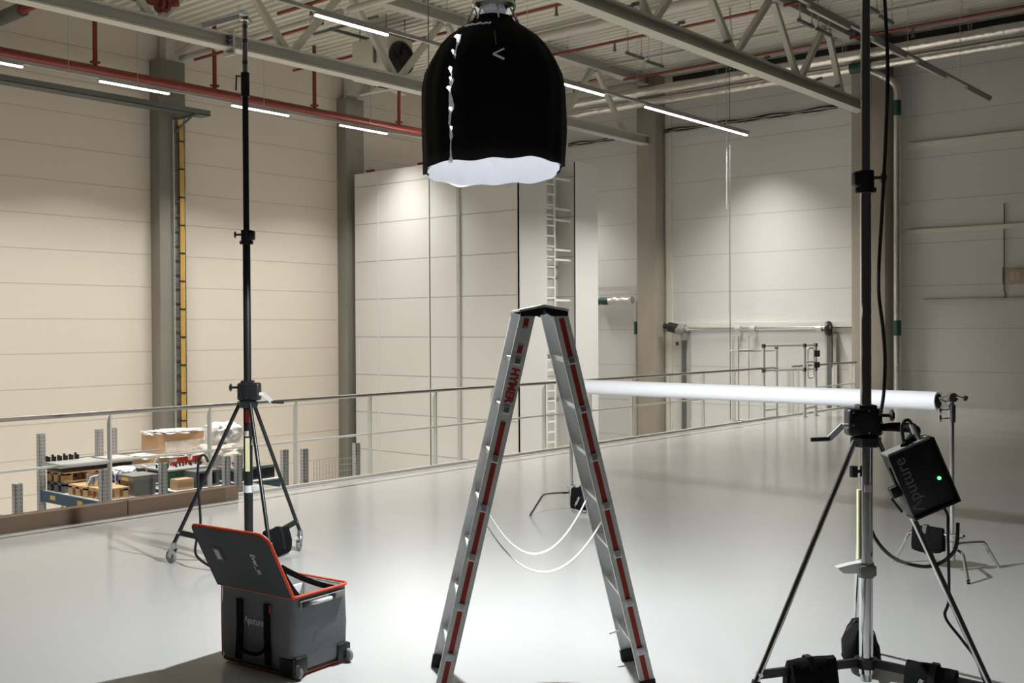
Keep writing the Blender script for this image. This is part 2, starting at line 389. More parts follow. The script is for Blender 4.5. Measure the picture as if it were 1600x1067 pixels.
for x0, lb in ((4.9, 'lit lamp high over the floor edge, outside the frame'), (8.07, 'second lit lamp high over the floor edge, outside the frame'), (14.44, 'lit lamp of the upper row hidden behind the softbox'), (11.24, 'lit lamp high up just left of the softbox'), (17.62, 'lit lamp emerging right of the softbox'), (20.83, 'first of the three joined lit lamps right of the softbox'), (22.45, 'middle of the three joined lit lamps right of the softbox'), (24.08, 'last of the three joined lit lamps right of the softbox, end of the row')):
    lamp(x0, 13.58, ZL, True, lb)
trunking(10.8, 25.5, 7.44, ZL, (16.2, 20.4, 23.4), 'rail of unlit lamps at the top right of the photo')
for x0, lb in ((16.1, 'unlit lamp at the top edge, left of the chrome pole'), (18.7, 'unlit lamp just right of the chrome pole'), (20.9, 'unlit lamp near the end of the dark rail'), (23.8, 'unlit lamp at the end of the dark rail')):
    lamp(x0, 7.44, ZL, False, lb)

# ------------------------------------------------------------------ roof trusses
def i_beam(mb, x0, x1, y, z0, h, w, tf=.03, tw=.03):
    mb.bb(x0, x1, y - w / 2, y + w / 2, z0, z0 + tf); mb.bb(x0, x1, y - w / 2, y + w / 2, z0 + h - tf, z0 + h); mb.bb(x0, x1, y - tw / 2, y + tw / 2, z0 + tf, z0 + h - tf); return mb
def truss(y, zb, zt, bots, tops, x1b, x1t, x0, label, splice=None):
    t = thing('roof_truss', label, 'roof truss', (0, y, zb), 0)
    i_beam(MB(), x0, x1b, 0, 0, .27, .28).build('bottom_chord', 'truss', t, smooth=False)
    i_beam(MB(), x0, x1t, 0, zt - zb, TOP - zt, .28).build('top_chord', 'truss', t, smooth=False)
    nodes = sorted([(b, 0) for b in bots] + [(q, 1) for q in tops])
    for (a, ka), (b, kb) in zip(nodes, nodes[1:]):
        if ka == kb: continue
        za = .27 if ka == 0 else zt - zb; zb2 = .27 if kb == 0 else zt - zb
        d = .10 if b > a else -.10
        MB().bar((a + d, 0, za), (b - d, 0, zb2), .12, .12, up=(0, 1, 0)).build('diagonal', 'truss', t, smooth=False)
    if splice:
        MB().bb(splice - .02, splice + .02, -.16, .16, -.12, .34).build('splice_plate', 'truss', t, smooth=False)
        for zz in (-.06, .05, .14, .22):
            for yy in (-.06, -.125): MB().tube((splice - .10, yy, zz), (splice - .02, yy, zz), .024, seg=6).build('bolt', 'galv_dark', t)
    return t
truss(17.18, 7.24, 8.96, (7.5, 10.6, 13.56, 16.5, 19.45, 22.4, 25.33), (9.1, 12.1, 15.05, 18.0, 20.9, 23.85), 26.36, 26.36, -2, 'far pale steel truss passing behind the softbox', splice=12.15)
truss(10.75, 7.32, 8.98, (7.6, 10.7, 13.7, 16.72, 19.8, 22.77, 25.2), (9.2, 12.2, 15.2, 18.25, 21.45, 24.2), 26.3, 26.3, -2, 'near pale steel truss crossing the upper right of the photo')
# cable clips along the near truss
for i, u in enumerate((16.0, 17.55, 19.3, 21.0, 23.6, 24.6)):
    tag(MB().box((u, 10.75, 7.63), (.14, .10, .07), bev=.02).tube((u - .05, 10.66, 7.66), (u + .08, 10.62, 7.70), .035, seg=8).build('cable_clip', 'galv_dark'), 'small dark clip on the lower chord of the near truss', 'clip', 'dark clips on the near truss')
# cross purlins between the trusses
def purlin(u, y0, y1, z, r, label): return tag(MB().tube((u, y0, z), (u, y1, z), r, seg=16).build('roof_purlin', 'truss'), label, 'roof beam')
purlin(15.02, 17.3, 23.2, 8.6, .075, 'round pale beam crossing the roof behind the black stand')
purlin(15.02, 10.9, 17.05, 8.6, .075, 'round pale beam above the left part of the photo, between the trusses')
purlin(20.5, 10.9, 17.0, 9.02, .11, 'pale beam under the roof between the two trusses')
purlin(20.5, -5, 10.6, 9.02, .11, 'pale beam under the roof right of the near truss')

# ------------------------------------------------------------------ sprinkler pipes
def sprinkler(u, y0, y1, z, heads, label):
    t = thing('sprinkler_pipe', label, 'sprinkler pipe', (u, y0, z), 0)
    MB().tube((0, 0, 0), (0, y1 - y0, 0), .035, seg=10).build('pipe', 'red', t)
    for i in range(int((y1 - y0) // 2.5) + 1): MB().tube((0, .4 + i * 2.5, 0), (0, .4 + i * 2.5, TOP - z + .02), .008, seg=6).build('hanger_rod', 'galv', t)
    for y in heads: MB().tube((0, y - y0, 0), (0, y - y0, -.16), .028, seg=8).lathe([(.02, -.24), (.05, -.23), (.03, -.16)], (0, y - y0, 0), 8).build('sprinkler_head', 'galv_dark', t)
    return t
sprinkler(21.53, 10.9, 17.0, 8.86, (14.9,), 'thin red sprinkler pipe under the roof, upper right of the softbox')
sprinkler(21.53, -5, 10.5, 8.86, (9.9,), 'thin red sprinkler pipe under the roof right of the near truss')
sprinkler(25.0, 10.9, 17.0, 8.86, (13.7,), 'thin red sprinkler pipe above the foil duct, between the trusses')
sprinkler(25.0, -5, 10.5, 8.86, (9.0, 12.0)[:1], 'thin red sprinkler pipe above the foil duct, right of the near truss')
sprinkler(18.28, 10.9, 17.0, 8.86, (14.15,), 'thin red sprinkler pipe just right of the lamp head')
sprinkler(18.28, 17.4, 23, 8.86, (19,), 'thin red sprinkler pipe behind the fan heater')
sprinkler(13.15, 13.0, 17.0, 8.1, (16.0,), 'red sprinkler pipe at the top edge right of the black stand')
sprinkler(14.6, 17.4, 22.0, 8.3, (17.9,), 'red sprinkler pipe passing behind the top of the black stand')
sprinkler(24.3, 17.4, 21.5, 8.8, (18.2,), 'short red sprinkler pipe beyond the far truss, right of the softbox')
tmain = thing('sprinkler_main', 'thick red sprinkler main running along the left wall', 'sprinkler pipe', (0, 21.8, 7.57), 0)
MB().tube((-1, 0, 0), (24.6, 0, 0), .095, seg=20).build('main_pipe', 'red', tmain)
for u in (3, 6, 9, 12, 15, 18, 21):
    MB().tube((u, 0, 0), (u, 0, TOP - 7.57), .05, seg=12).lathe([(.055, .13), (.11, .14), (.11, .17), (.055, .18)], (u, 0, 0), 14).build('hanger_pipe', 'red', tmain)
tv = thing('valve_pipe', 'thick red pipe with a clamped valve on the far truss, top left', 'sprinkler pipe', (10.4, 17.2, 7.78), 0)
MB().tube((-6, 0, 0), (.25, 0, .02), .085, seg=16).build('pipe', 'red', tv)
MB().lathe([(.08, -.1), (.15, -.09), (.15, -.03), (.10, -.02), (.10, .02), (.15, .03), (.15, .09), (.08, .1)], (.36, 0, 0), 16, axis=(1, 0, 0)).box((.36, 0, -.12), (.12, .2, .08), bev=.02).tube((.45, 0, .02), (.62, -.05, .10), .10, seg=14).build('valve', 'red', tv)
ti = thing('lagged_pipe', 'grey lagged pipe with a red end in the top left corner', 'pipe', (10.1, 20.6, 8.3), 0)
MB().tube((0, .5, 0), (0, 2.6, 0), .14, seg=16).build('lagging', 'galv_dark', ti)
MB().tube((0, -.6, 0), (0, .5, 0), .09, seg=14).build('pipe', 'red', ti)

# ------------------------------------------------------------------ cable tray and cable ladder on the left wall
tc_ = thing('cable_tray', 'perforated grey cable tray below the lamps on the left wall', 'cable tray', (0, 22.2, 7.04), 0)
mb = MB().bb(-1, 15.02, -.20, .20, 0, .012).bb(-1, 15.02, -.20, -.185, 0, .13).bb(-1, 15.02, .185, .20, 0, .13)
mb.build('tray', 'galv_dark', tc_, smooth=False)
for u in (14.6,): MB().bar((u, -.2, -.03), (u, .69, -.03), .05, .05).bar((u, -.1, -.03), (u, .68, -.35), .04, .04).build('bracket', 'galv_dark', tc_)
tl = thing('cable_ladder', 'grey cable ladder carrying yellow cables down the column', 'cable ladder', (14.62, 22.84, LOW), 0)
MB().bb(-.09, -.07, -.03, .03, 0, 10.2).bb(.22, .24, -.03, .03, 0, 10.2).build('side_rail', 'galv', tl, smooth=False)
for i in range(30): MB().bb(-.07, .22, -.02, .0, .2 + i * .335, .24 + i * .335).build('rung', 'galv_dark', tl, smooth=False)
for dx in (.075, .115, .155): MB().path(spline([(dx, -.05, 0), (dx, -.05, 5), (dx + .005, -.05, 9.6), (dx - .04, -.05, 10.1), (dx - .08, -.2, 10.25)], 6), .021, 8).build('yellow_cable', 'yellow', tl)
for i in range(15): MB().bb(.05, .18, -.08, -.025, .3 + i * .67, .33 + i * .67).build('cable_tie', 'black_plastic', tl, smooth=False)

# ------------------------------------------------------------------ big enclosure
U0, U1, V0, V1, TZ = 20.07, 23.30, 16.73, 22.62, 6.25
te = thing('panel_enclosure', 'tall pale grey panelled enclosure standing on the lower level in the middle', 'enclosure', (U0, V0, LOW), 0)
Hh = TZ - LOW; W_ = U1 - U0; D_ = V1 - V0
MB().prism([(0, 0), (1.06, 0), (1.06, .55), (2.26, .55), (2.26, 0), (W_, 0), (W_, D_), (0, D_)], 0, Hh, lambda p, q, e: (p, q, e)).build('panels', 'tower', te, smooth=False)
MB().bb(-.012, .0, 4.93, 4.97, 0, Hh).bb(-.012, 0, 3.0, 3.05, 0, Hh).build('joint_strip', 'tower_plain', te, smooth=False)
MB().bb(-.05, 0, 1.90, 2.00, 0, Hh - .25).build('cable_channel', 'galv', te, smooth=False)
MB().bb(-.03, 1.08, -.03, 0, 0, Hh + .02).bb(-.03, 0, -.03, .02, 0, Hh + .02).build('corner_flashing', 'tower_plain', te, smooth=False)
MB().bb(2.24, W_ + .02, -.03, 0, 0, Hh + .02).build('end_flashing', 'tower_plain', te, smooth=False)
MB().bb(2.235, 2.25, -.034, -.006, 0, Hh).build('dark_joint', 'black_plastic', te, smooth=False)
for y in (5.3, 3.3): MB().bar((.1, y, Hh), (.5, y, Hh + .06), .05, .05).box((.15, y + .1, Hh + .07), (.06, .3, .06)).build('red_bracket', 'red', te)
MB().bar((2.7, .2, Hh), (3.0, .2, Hh + .06), .05, .05).build('red_bracket', 'red', te)
tg = MB().bb(1.08, 1.12, .05, .09, 0, Hh - .4).bb(1.48, 1.52, .05, .09, 0, Hh - .4).build('access_ladder', 'white_bar', te, smooth=False)
tag(tg, 'white grid ladder')
for i in range(34): MB().bb(1.12, 1.48, .055, .085, .2 + i * .26, .235 + i * .26).build('rung', 'white_bar', tg, smooth=False)
for z in (5.75, 4.98, 4.70, 3.94, 3.69, 2.66, 1.89, .9): MB().bb(1.06, 2.24, .10, .13, z - LOW, z - LOW + .05).build('cross_bar', 'white_bar', te, smooth=False)
MB().bb(1.54, 1.68, .50, .54, 0, Hh - .4).build('stile', 'white_bar', te, smooth=False)

# fan heater behind the far truss
th = thing('fan_heater', 'grey fan heater with a black round fan hanging behind the far truss', 'fan heater', (17.18, 18.2, 7.85), 0)
MB().bb(0, .80, 0, 1.22, 0, .90, bev=.015).build('housing', 'trim', th)
MB().lathe([(.39, 0), (.39, .05), (.34, .08), (.33, .02), (.05, .015), (.05, 0)], (.42, 0, .42), 32, axis=(0, -1, 0), cap=False).build('fan_ring', 'black_plastic', th)
MB().lathe([(.02, .004), (.375, .004), (.375, .012), (.02, .012)], (.42, 0, .42), 32, axis=(0, -1, 0)).build('fan_backing', 'black_fabric', th)
mb = MB().lathe([(.07, 0), (.06, .05)], (.42, 0, .42), 16, axis=(0, -1, 0))
for k in range(5):
    a = k * 2 * PI / 5; mb.box((.42 + .19 * math.cos(a), -.03, .42 + .19 * math.sin(a)), (.26, .012, .11), rot=Matrix.Rotation(-a, 3, 'Y') @ Matrix.Rotation(R(25), 3, 'X'))
mb.build('fan_blades', 'black_plastic', th)
MB().bb(-.05, 0, .38, .44, .3, .85).build('side_bracket', 'galv_dark', th)
for x in (.1, .7):
    for y in (.15, 1.05): MB().tube((x, y, .9), (x, y, TOP - 7.85 + .02), .012, seg=6).build('hanging_rod', 'galv_dark', th)
MB().bar((-.9, .3, 1.0), (1.1, .3, 1.0), .06, .06).bar((-.9, .95, 1.0), (1.1, .95, 1.0), .06, .06).bar((-.85, -.6, 1.0), (-.85, 1.6, 1.0), .05, .05).build('support_channel', 'galv_dark', th)
# bracket unit above the column left of the enclosure
tb = thing('wall_bracket_unit', 'grey and white bracket box above the column left of the enclosure', 'bracket', (19.95, 22.4, 8.34), 0)
MB().bb(0, .55, .0, .4, .12, .62).build('back_box', 'galv', tb, smooth=False)
MB().bar((.1, -.05, .05), (1.0, -.5, .32), .16, .03).bar((.9, -.4, .33), (1.65, -.1, .3), .2, .04).build('arm', 'white_bar', tb)
MB().box((.75, -.28, .40), (.5, .12, .12), rot=Matrix.Rotation(R(-15), 3, 'Z')).box((1.4, -.2, .36), (.16, .14, .10)).build('motor', 'black_plastic', tb)

# roof hangers, conduits and service runs
for i, (u, y) in enumerate(((22.14, 14.73), (23.18, 14.81), (22.28, 10.35), (23.2, 10.35), (22.16, 8.84), (23.15, 8.9))):
    t = thing('roof_hanger', ['short hanger channel under the roof left of the near truss, left one of the pair', 'short hanger channel under the roof left of the near truss, right one of the pair', 'short hanger channel just right of the near truss, left one of the pair', 'short hanger channel just right of the near truss, right one of the pair', 'dark hanger channel under the roof beside the chrome pole, left one of the pair', 'dark hanger channel under the roof beside the chrome pole, right one of the pair'][i], 'hanger', (u, y, 8.58), 0, 'roof hanger channels')
    MB().bb(-.38, .38, -.03, .03, 0, .06).build('channel', 'galv_dark', t, smooth=False)
    for x in (-.3, .3): MB().tube((x, 0, .06), (x, 0, TOP - 8.58 + .02), .012, seg=6).tube((x, 0, .06), (x, 0, .12), .035, seg=8).build('threaded_rod', 'galv', t)
tag(MB().tube((24.2, 10.9, 9.12), (24.2, 17.0, 9.12), .03).build('roof_conduit', 'trunk'), 'thin grey conduit under the roof between the trusses', 'conduit')
tag(MB().tube((24.2, -4, 9.12), (24.2, 10.6, 9.12), .03).build('roof_conduit', 'trunk'), 'thin grey conduit under the roof right of the near truss', 'conduit')
tag(MB().path(spline([(21.9, 12.0, 9.2), (21.95, 12.02, 8.9), (22.1, 12.05, 8.5), (21.95, 12.0, 8.1), (21.8, 11.4, 7.9), (21.7, 11.0, 7.62)], 6), .02, 8).build('flexible_conduit', 'galv'), 'flexible conduit looping from the roof to the near truss', 'conduit')

# foil ducts along the back wall
def duct(y0, y1, z, r, x, label, bands=()):
    t = thing('foil_duct', label, 'duct', (x, y0, z), 0)
    n = int((y1 - y0) / .25)
    MB().path([(0, (y1 - y0) * i / n, 0) for i in range(n + 1)], lambda q: r * (1 + .05 * math.sin(q * 91)), 20).build('lagging', 'foil', t)
    for y in bands: MB().tube((0, y - y0 - .28, 0), (0, y - y0 + .28, 0), r * 1.07, seg=20).build('marker_band', 'green', t)
    for i in range(int((y1 - y0) // 3)): MB().tube((0, 1 + i * 3, r * .9), (0, 1 + i * 3, TOP - z + .02), .01, seg=6).build('hanging_rod', 'galv', t)
    return t
duct(-5, 19.6, 8.62, .13, 25.75, 'upper silver foil duct under the roof along the back wall')
duct(-5, 19.6, 8.36, .12, 25.95, 'lower silver foil duct under the roof along the back wall', bands=(10.6,))
tag(MB().bb(26.1, 26.32, -5, 16.1, 8.80, 8.92).bb(26.1, 26.13, -5, 16.1, 8.92, 9.0).build('service_channel', 'black_plastic', smooth=False), 'dark service channel above the foil ducts', 'channel')
td = thing('downpipe', 'silver foil downpipe with green bands right of the corner column', 'pipe', (26.42, 9.9, 0), 0)
MB().path(spline([(-.35, .7, 8.35), (-.2, .5, 8.25), (-.05, .12, 8.0), (0, 0, 7.75), (0, 0, 7.2), (0, .0, 4), (0, 0, 1.5), (0, 0, 0)], 8), .088, 16).build('lagging', 'foil', td)
for z in (7.35, 1.95): MB().tube((0, 0, z - .2), (0, 0, z + .17), .095, seg=16).build('marker_band', 'green', td)
for x_, y_ in ((0, -.06), ): MB().bar((-.02, -.08, 5), (.48, -.08, 5), .03, .03).build('wall_bracket', 'galv', td)
tf = thing('foil_pipe', 'foil wrapped pipe bending down beside the concrete column', 'pipe', (26.6, 17.7, 0), 0)
MB().path([(0, 1.4 - i * .1, 2.78 + .02 * math.sin(i * 2.1)) for i in range(14)], lambda q: .105 * (1 + .12 * math.sin(q * 40)), 14).build('thick_pipe', 'foil', tf)
MB().tube((0, -.02, 2.75), (0, -.02, LOW), .055, seg=12).build('down_pipe', 'foil', tf)
MB().tube((0, .95, 2.78), (0, 1.3, 2.78), .115, seg=14).build('marker_band', 'green', tf)
MB().tube((0, -.02, 1.78), (0, -.02, 2.16), .062, seg=12).build('marker_band', 'green', tf)
tag(MB().bb(26.5, 26.62, 17.26, 19.6, 3.08, 3.20).bb(26.46, 26.66, 17.2, 17.30, 2.9, 3.22).bar((26.6, 17.3, 2.95), (26.85, 17.15, 2.5), .05, .05).build('door_rail', 'galv', smooth=False), 'pale steel channel ending at the concrete column, above the foil pipe', 'steel channel')
for ya, yb, lbl_ in ((20.3, 17.55, 'dark cable run high on the back wall, left of the concrete column'), (16.82, 11.6, 'dark cable run high on the back wall, right of the concrete column')):
    tcb = thing('cable_run', lbl_, 'cable run', (0, 0, 0), 0); nn = int((ya - yb) / .25)
    for x_, z_, r_, f_ in ((26.8, 7.63, .03, 1.7), (26.82, 7.69, .02, 1.1)): MB().path([(x_, ya + (yb - ya) * i / nn, z_ + .025 * math.sin(i * f_)) for i in range(nn + 1)], r_, 6).build('cable', 'black_cable', tcb)
    mb = MB(); k = ya
    while k > yb: mb.tube((26.74, k, 7.58), (26.89, k, 7.58), .006, seg=5); k -= .15
    for z_ in (7.58, 7.64): mb.tube((26.74, ya, z_), (26.74, yb, z_), .008, seg=5)
    mb.build('wire_tray', 'galv', tcb)
# right wall services
tw = thing('wall_conduit', 'thin grey conduit run low on the right part of the back wall', 'conduit', (26.84, 0, 2.6), 0)
MB().bb(-.03, .06, 1.0, 9.4, -.03, .03).build('trunk', 'galv', tw, smooth=False)
MB().tube((0, 7.53, .2), (0, 7.53, 2.25), .016, seg=8).build('riser', 'galv_dark', tw)
MB().path(arc((0, 7.55, .75), (0, 7.55, .35), 0), .02, 6).path(spline([(0, 7.53, .2), (0, 7.50, .1), (0, 7.53, .03)], 4), .016, 6).build('loop', 'galv_dark', tw)
tbx = thing('control_box', 'beige control box on the wall at the right edge', 'control box', (26.9, 7.2, 3.13), 0)
MB().bb(-.12, 0, -.3, .28, -.165, .17, bev=.01).build('case', 'box_beige', tbx)
mb = MB()
for r_ in range(4):
    mb.bb(-.123, -.12, .09, .17, -.09 + r_ * .055, -.065 + r_ * .055); mb.bb(-.123, -.12, -.02, .05, -.09 + r_ * .055, -.07 + r_ * .055)
mb.build('button_rows', 'label_pink', tbx, smooth=False)

# hanging wires
tag(MB().tube((14.75, 14.5, LOW), (14.75, 14.5, TOP + .02), .011, seg=6).build('hanging_wire', 'galv_dark'), 'thin dark wire hanging from the roof in front of the enclosure', 'wire')
tag(MB().tube((25.3, 13.88, LOW), (25.3, 13.88, TOP + .02), .012, seg=6).build('hanging_wire', 'galv_dark'), 'thin dark wire hanging in front of the lit back wall', 'wire')
mb = MB(); mb.tube((25.35, 14.0, 5.1), (25.35, 14.0, TOP + .02), .010, seg=6)
for i in range(60): mb.box((25.35, 14.0, 5.1 + i * .04), (.025, .025, .018))
tag(mb.build('hanging_chain', 'galv'), 'pale chain hanging beside the dark wire at the back wall', 'chain')

# ------------------------------------------------------------------ sectional door in the back wall
dr = bpy.data.objects.new('door_1', None); COL.objects.link(dr); dr.location = (UW, 14.0, LOW); struct(dr, 'wide sectional door below the lintel in the back wall', 'door')
hz = -LOW
MB().bb(-.05, 0, -2.2, 2.3, 0, hz + 1.86).build('door_leaf', 'wall_back', dr, smooth=False)
for y in (2.12, -2.24): MB().bb(-.16, -.05, y - .14, y + .14, 0, hz + 1.80).build('track', 'galv', dr, smooth=False); MB().bb(-.20, -.16, y - .05, y + .08, 0, hz + 1.80).build('track_lip', 'galv_dark', dr, smooth=False)
MB().tube((-.3, 2.1, hz + 1.90), (-.3, -2.3, hz + 1.96), .045, seg=14).build('spring_shaft', 'chrome_dull', dr)
for y in (2.0, .35, -.1, -2.0): MB().tube((-.3, y - .08, hz + 1.93), (-.3, y + .08, hz + 1.93), .085, seg=14).box((-.15, y, hz + 1.93), (.3, .04, .12)).build('bearing', 'galv', dr)
MB().tube((-.35, 2.15, hz + 1.92), (-.42, 2.5, hz + 2.0), .14, seg=14).tube((-.42, 2.5, hz + 2.0), (-.44, 2.64, hz + 2.03), .08, seg=12).build('door_motor', 'black_plastic', dr)
MB().tube((-.33, 2.0, hz + 1.9), (-.36, 2.25, hz + 1.93), .15, seg=14).box((-.32, 2.02, hz + 1.72), (.16, .16, .22)).build('gearbox', 'grey_plastic', dr)
MB().tube((-.3, -2.28, hz + 1.93), (-.3, -2.22, hz + 1.93), .19, seg=20).build('cable_drum', 'black_plastic', dr)
MB().bb(-.03, 0, 2.42, 2.5, hz + 1.46, hz + 1.56).build('red_tag', 'red', dr)

# ------------------------------------------------------------------ guard railing
RV = 10.86
tr = thing('guard_railing', 'pale steel guard railing along the open floor edge', 'railing', (0, RV, 0), 0)
MB().tube((-1, -.03, 1.085), (21.70, -.03, 1.085), .024, seg=14).build('handrail', 'rail', tr)
MB().tube((-1, 0, .56), (21.7, 0, .56), .015, seg=10).build('mid_rail', 'post', tr)
def post(u, par):
    mb = MB()
    mb.prism([(-.032, -.25), (.032, -.25), (.032, .97), (.012, 1.02), (-.024, 1.065), (-.036, 1.065), (-.032, 1.0)], -.010, .010, lambda p, q, e: (u + e, p, q))
    return mb.build('post', 'post', par, smooth=False)
for i in range(19): post(-.19 + 1.2585 * i if i else -.19, tr)
tr2 = thing('guard_railing', 'short railing piece between the gate and the corner column', 'railing', (0, RV, 0), 0)
MB().tube((22.6, -.03, 1.085), (26.15, -.03, 1.085), .024, seg=14).build('handrail', 'rail', tr2)
MB().tube((22.6, 0, .56), (26.1, 0, .56), .015, seg=10).build('mid_rail', 'post', tr2)
for u in (22.66, 22.92, 24.85, 25.0, 25.9, 26.08): post(u, tr2)
# safety gate with its posts
tgt = thing('safety_gate', 'tubular steel safety gate at the head of the fixed ladder', 'gate', (22.2, 10.36, 0), 0)
for x, y, h in ((0, 0, 1.60), (.52, -.02, 1.60), (-1.02, .46, 1.60), (-.42, .46, 1.57)):
    MB().tube((x, y, 0), (x, y, h), .034, seg=12).lathe([(.07, 0), (.07, .015)], (x, y, 0), 14).build('gate_post', 'alu', tgt)
    MB().tube((x, y, h - .07), (x, y, h + .01), .045, seg=12).build('clamp', 'galv_dark', tgt); MB().tube((x, y, 1.0), (x, y, 1.08), .044, seg=12).build('clamp', 'galv_dark', tgt)
for z in (1.57, 1.04): MB().tube((-1.02, .46, z), (0, 0, z), .026, seg=10).tube((0, 0, z), (.52, -.02, z), .026, seg=10).build('cross_rail', 'alu', tgt)
MB().tube((-1.02, .46, .18), (-.42, .46, .18), .02, seg=8).tube((0, 0, .18), (.52, -.02, .2), .022, seg=8).build('toe_rail', 'galv', tgt)
MB().path(spline([(.16, 0, 1.0), (.16, 0, 1.42), (.18, 0, 1.48), (.24, -.01, 1.5), (.38, -.015, 1.5), (.42, -.015, 1.48), (.43, -.015, 1.42), (.43, -.015, .98), (.42, -.015, .88), (.36, -.015, .85), (.22, -.01, .85), (.17, 0, .88), (.16, 0, 1.0)], 4), .02, 8).bar((0, 0, 1.2), (.43, -.015, 1.2), .03, .03).build('gate_hoop', 'alu', tgt)
MB().box((.52, -.05, 1.38), (.1, .1, .14)).box((.52, -.05, 1.13), (.1, .1, .12)).build('hinge', 'black_plastic', tgt)
tcg = thing('ladder_cage', 'steel rods of the safety cage around the fixed ladder beyond the railing', 'ladder cage', (21.5, 11.5, 0), 0)
for x, y in ((-.38, -.1), (-.3, .05), (-.05, .22), (.2, .2), (.52, .12)): MB().tube((x, y, -2.6), (x, y, 1.78), .016, seg=8).build('cage_rod', 'alu', tcg)
for z in (1.45, -.12): MB().path([(-.38 + .9 * i / 14, -.1 + .36 * math.sin(PI * i / 14) + .1 * i / 14, z) for i in range(15)], .022, 6).bar((-.38, -.1, z), (.5, -.55, z), .02, .02).build('cage_hoop', 'galv', tcg)

# long brown carton along the railing
tbn = thing('long_carton', 'long brown cardboard carton lying on the floor along the railing', 'cardboard box', (2.6, EDGE - .10, 0), 0)
MB().bb(-2, 4.93, -.16, 0, 0, .155, bev=.004).build('carton_body', 'brown_box', tbn, smooth=False)
MB().bb(3.52, 3.53, -.163, .003, 0, .158).build('joint_line', 'core', tbn, smooth=False); MB().bb(4.75, 4.92, -.162, -.159, .0, .15).build('tape', 'brown_tape', tbn, smooth=False)

# ------------------------------------------------------------------ pallet racks on the lower level
DZ = -.29
def rack(x0, x1, label, near=13.3, far=15.0, ext=0.0, farh=.51, deck=True, hs=None):
    t = thing('pallet_rack', label, 'pallet rack', (x0, near, LOW), 0, 'pallet racks beyond the railing')
    w_ = x1 - x0; d = far - near
    for (x, y), h in zip(((0, 0), (w_, 0), (0, d), (w_, d)), hs or (.14, .14, farh, farh)):
        mb = MB().bb(x - .045, x + .045, y - .05, y - .044, 0, h - LOW).bb(x - .045, x - .039, y - .05, y + .04, 0, h - LOW).bb(x + .039, x + .045, y - .05, y + .04, 0, h - LOW)
        mb.build('upright', 'galv_perf', t, smooth=False)
    for x in (-.01, w_ + .01) if deck else ():
        MB().bb(x - .025, x + .025, .05, d - .05, DZ - LOW - .15, DZ - LOW - .005).build('beam', 'blue_beam', t, smooth=False)
    for y in (0, d): MB().bar((0, y, farh - .4 - LOW if y else -.5 - LOW), (w_, y, farh - .4 - LOW if y else -.5 - LOW), .03, .03).bar((0, y, -.9 - LOW), (w_, y, farh - .45 - LOW if y else -.5 - LOW), .025, .025).build('frame_brace', 'galv', t)
    if deck: MB().bb(0, w_, .05, d - .05, DZ - LOW - .02, DZ - LOW).build('deck', 'slab', t, smooth=False)
    if ext:
        for x in (-.01, w_ + .01): MB().bb(x - .025, x + .025, d + .05, d + ext, DZ - LOW - .15, DZ - LOW - .005).build('beam', 'blue_beam', t, smooth=False)
        MB().bb(0, w_, d + .05, d + ext, DZ - LOW - .02, DZ - LOW).build('deck', 'slab', t, smooth=False)
        for x in (0, w_): MB().bb(x - .045, x + .045, d + ext - .04, d + ext + .04, 0, -.05 - LOW).build('upright', 'galv_perf', t, smooth=False)
    for y in (1.3, .55) if deck else (): MB().bb(-.037, -.035, y - .07, y + .07, DZ - LOW - .10, DZ - LOW - .04).build('bay_label', 'yellow_label', t)
    return t
rack(7.38, 8.26, 'grey and blue pallet rack nearest the left, with wooden pallets')
rack(8.48, 9.29, 'pallet rack behind the long carton holding green machine parts and cartons', hs=(-.36, .14, .51, -.12))
rack(9.50, 10.34, 'pallet rack behind the black stand with the wrapped load', ext=1.3, farh=-.06)
rack(10.6, 11.66, 'empty pallet rack right of the black stand', near=13.15, farh=-.5, deck=False)
rack(5.2, 6.05, 'pallet rack cut by the left edge, of which one upright shows', near=12.9)
tmg = thing('mesh_guard', 'wire mesh guard panel at the end of the racks right of the black stand', 'mesh panel', (10.66, 13.02, -.85), 0)
mb = MB()
for i in range(16): mb.tube((.02 + i * .062, 0, 0), (.02 + i * .062, 0, .80), .0035, seg=5)
for i in range(9): mb.tube((0, 0, .02 + i * .095), (.97, 0, .02 + i * .095), .0035, seg=5)
mb.build('wire_grid', 'galv', tmg); MB().bb(-.01, .98, -.012, .012, -.02, .0).build('bottom_rail', 'galv', tmg, smooth=False)
# pallets and loads on the racks
def pallet(x, y, z, mt, label, w_=.80, d=.55, rz=0):
    t = thing('pallet', label, 'pallet', (x, y, z), rz, 'pallets on the racks')
    for i in range(5): MB().bb(-w_ / 2, w_ / 2, -d / 2 + i * d / 4.9, -d / 2 + i * d / 4.9 + d * .17, .122, .144).build('board', mt, t, smooth=False)
    for yy in (-d / 2 + .05, 0, d / 2 - .05):
        for xx in (-w_ / 2 + .06, 0, w_ / 2 - .06): MB().box((xx, yy, .072), (min(.12, w_ * .2), .10, .10)).build('block', mt, t, smooth=False)
    for a in (-w_ / 2, w_ / 2 - .1): MB().bb(a, a + .10, -d / 2, d / 2, .1, .122).build('stringer', mt, t, smooth=False)
    for a in (-d / 2, -.05, d / 2 - .1): MB().bb(-w_ / 2, w_ / 2, a, a + .1, 0, .022).build('skid', mt, t, smooth=False)
    return t
pallet(7.82, 14.66, DZ, 'slate_plastic', 'slate grey pallet under the wooden pallet with the steel plate', d=.5)
pallet(7.82, 14.66, DZ + .146, 'wood', 'wooden pallet stacked on the slate grey one, farthest of the first rack', d=.5)
pallet(7.82, 14.06, DZ, 'wood', 'wooden pallet under the steel rings, middle of the first rack', d=.5)
pallet(7.63, 13.60, DZ, 'wood', 'low wooden pallet at the near end of the first rack', w_=.38, d=.4)
tp = thing('machine_plate', 'steel machine plate with a row of black pins on the farthest wooden pallet', 'machine part', (7.75, 14.65, DZ + .292), 0)
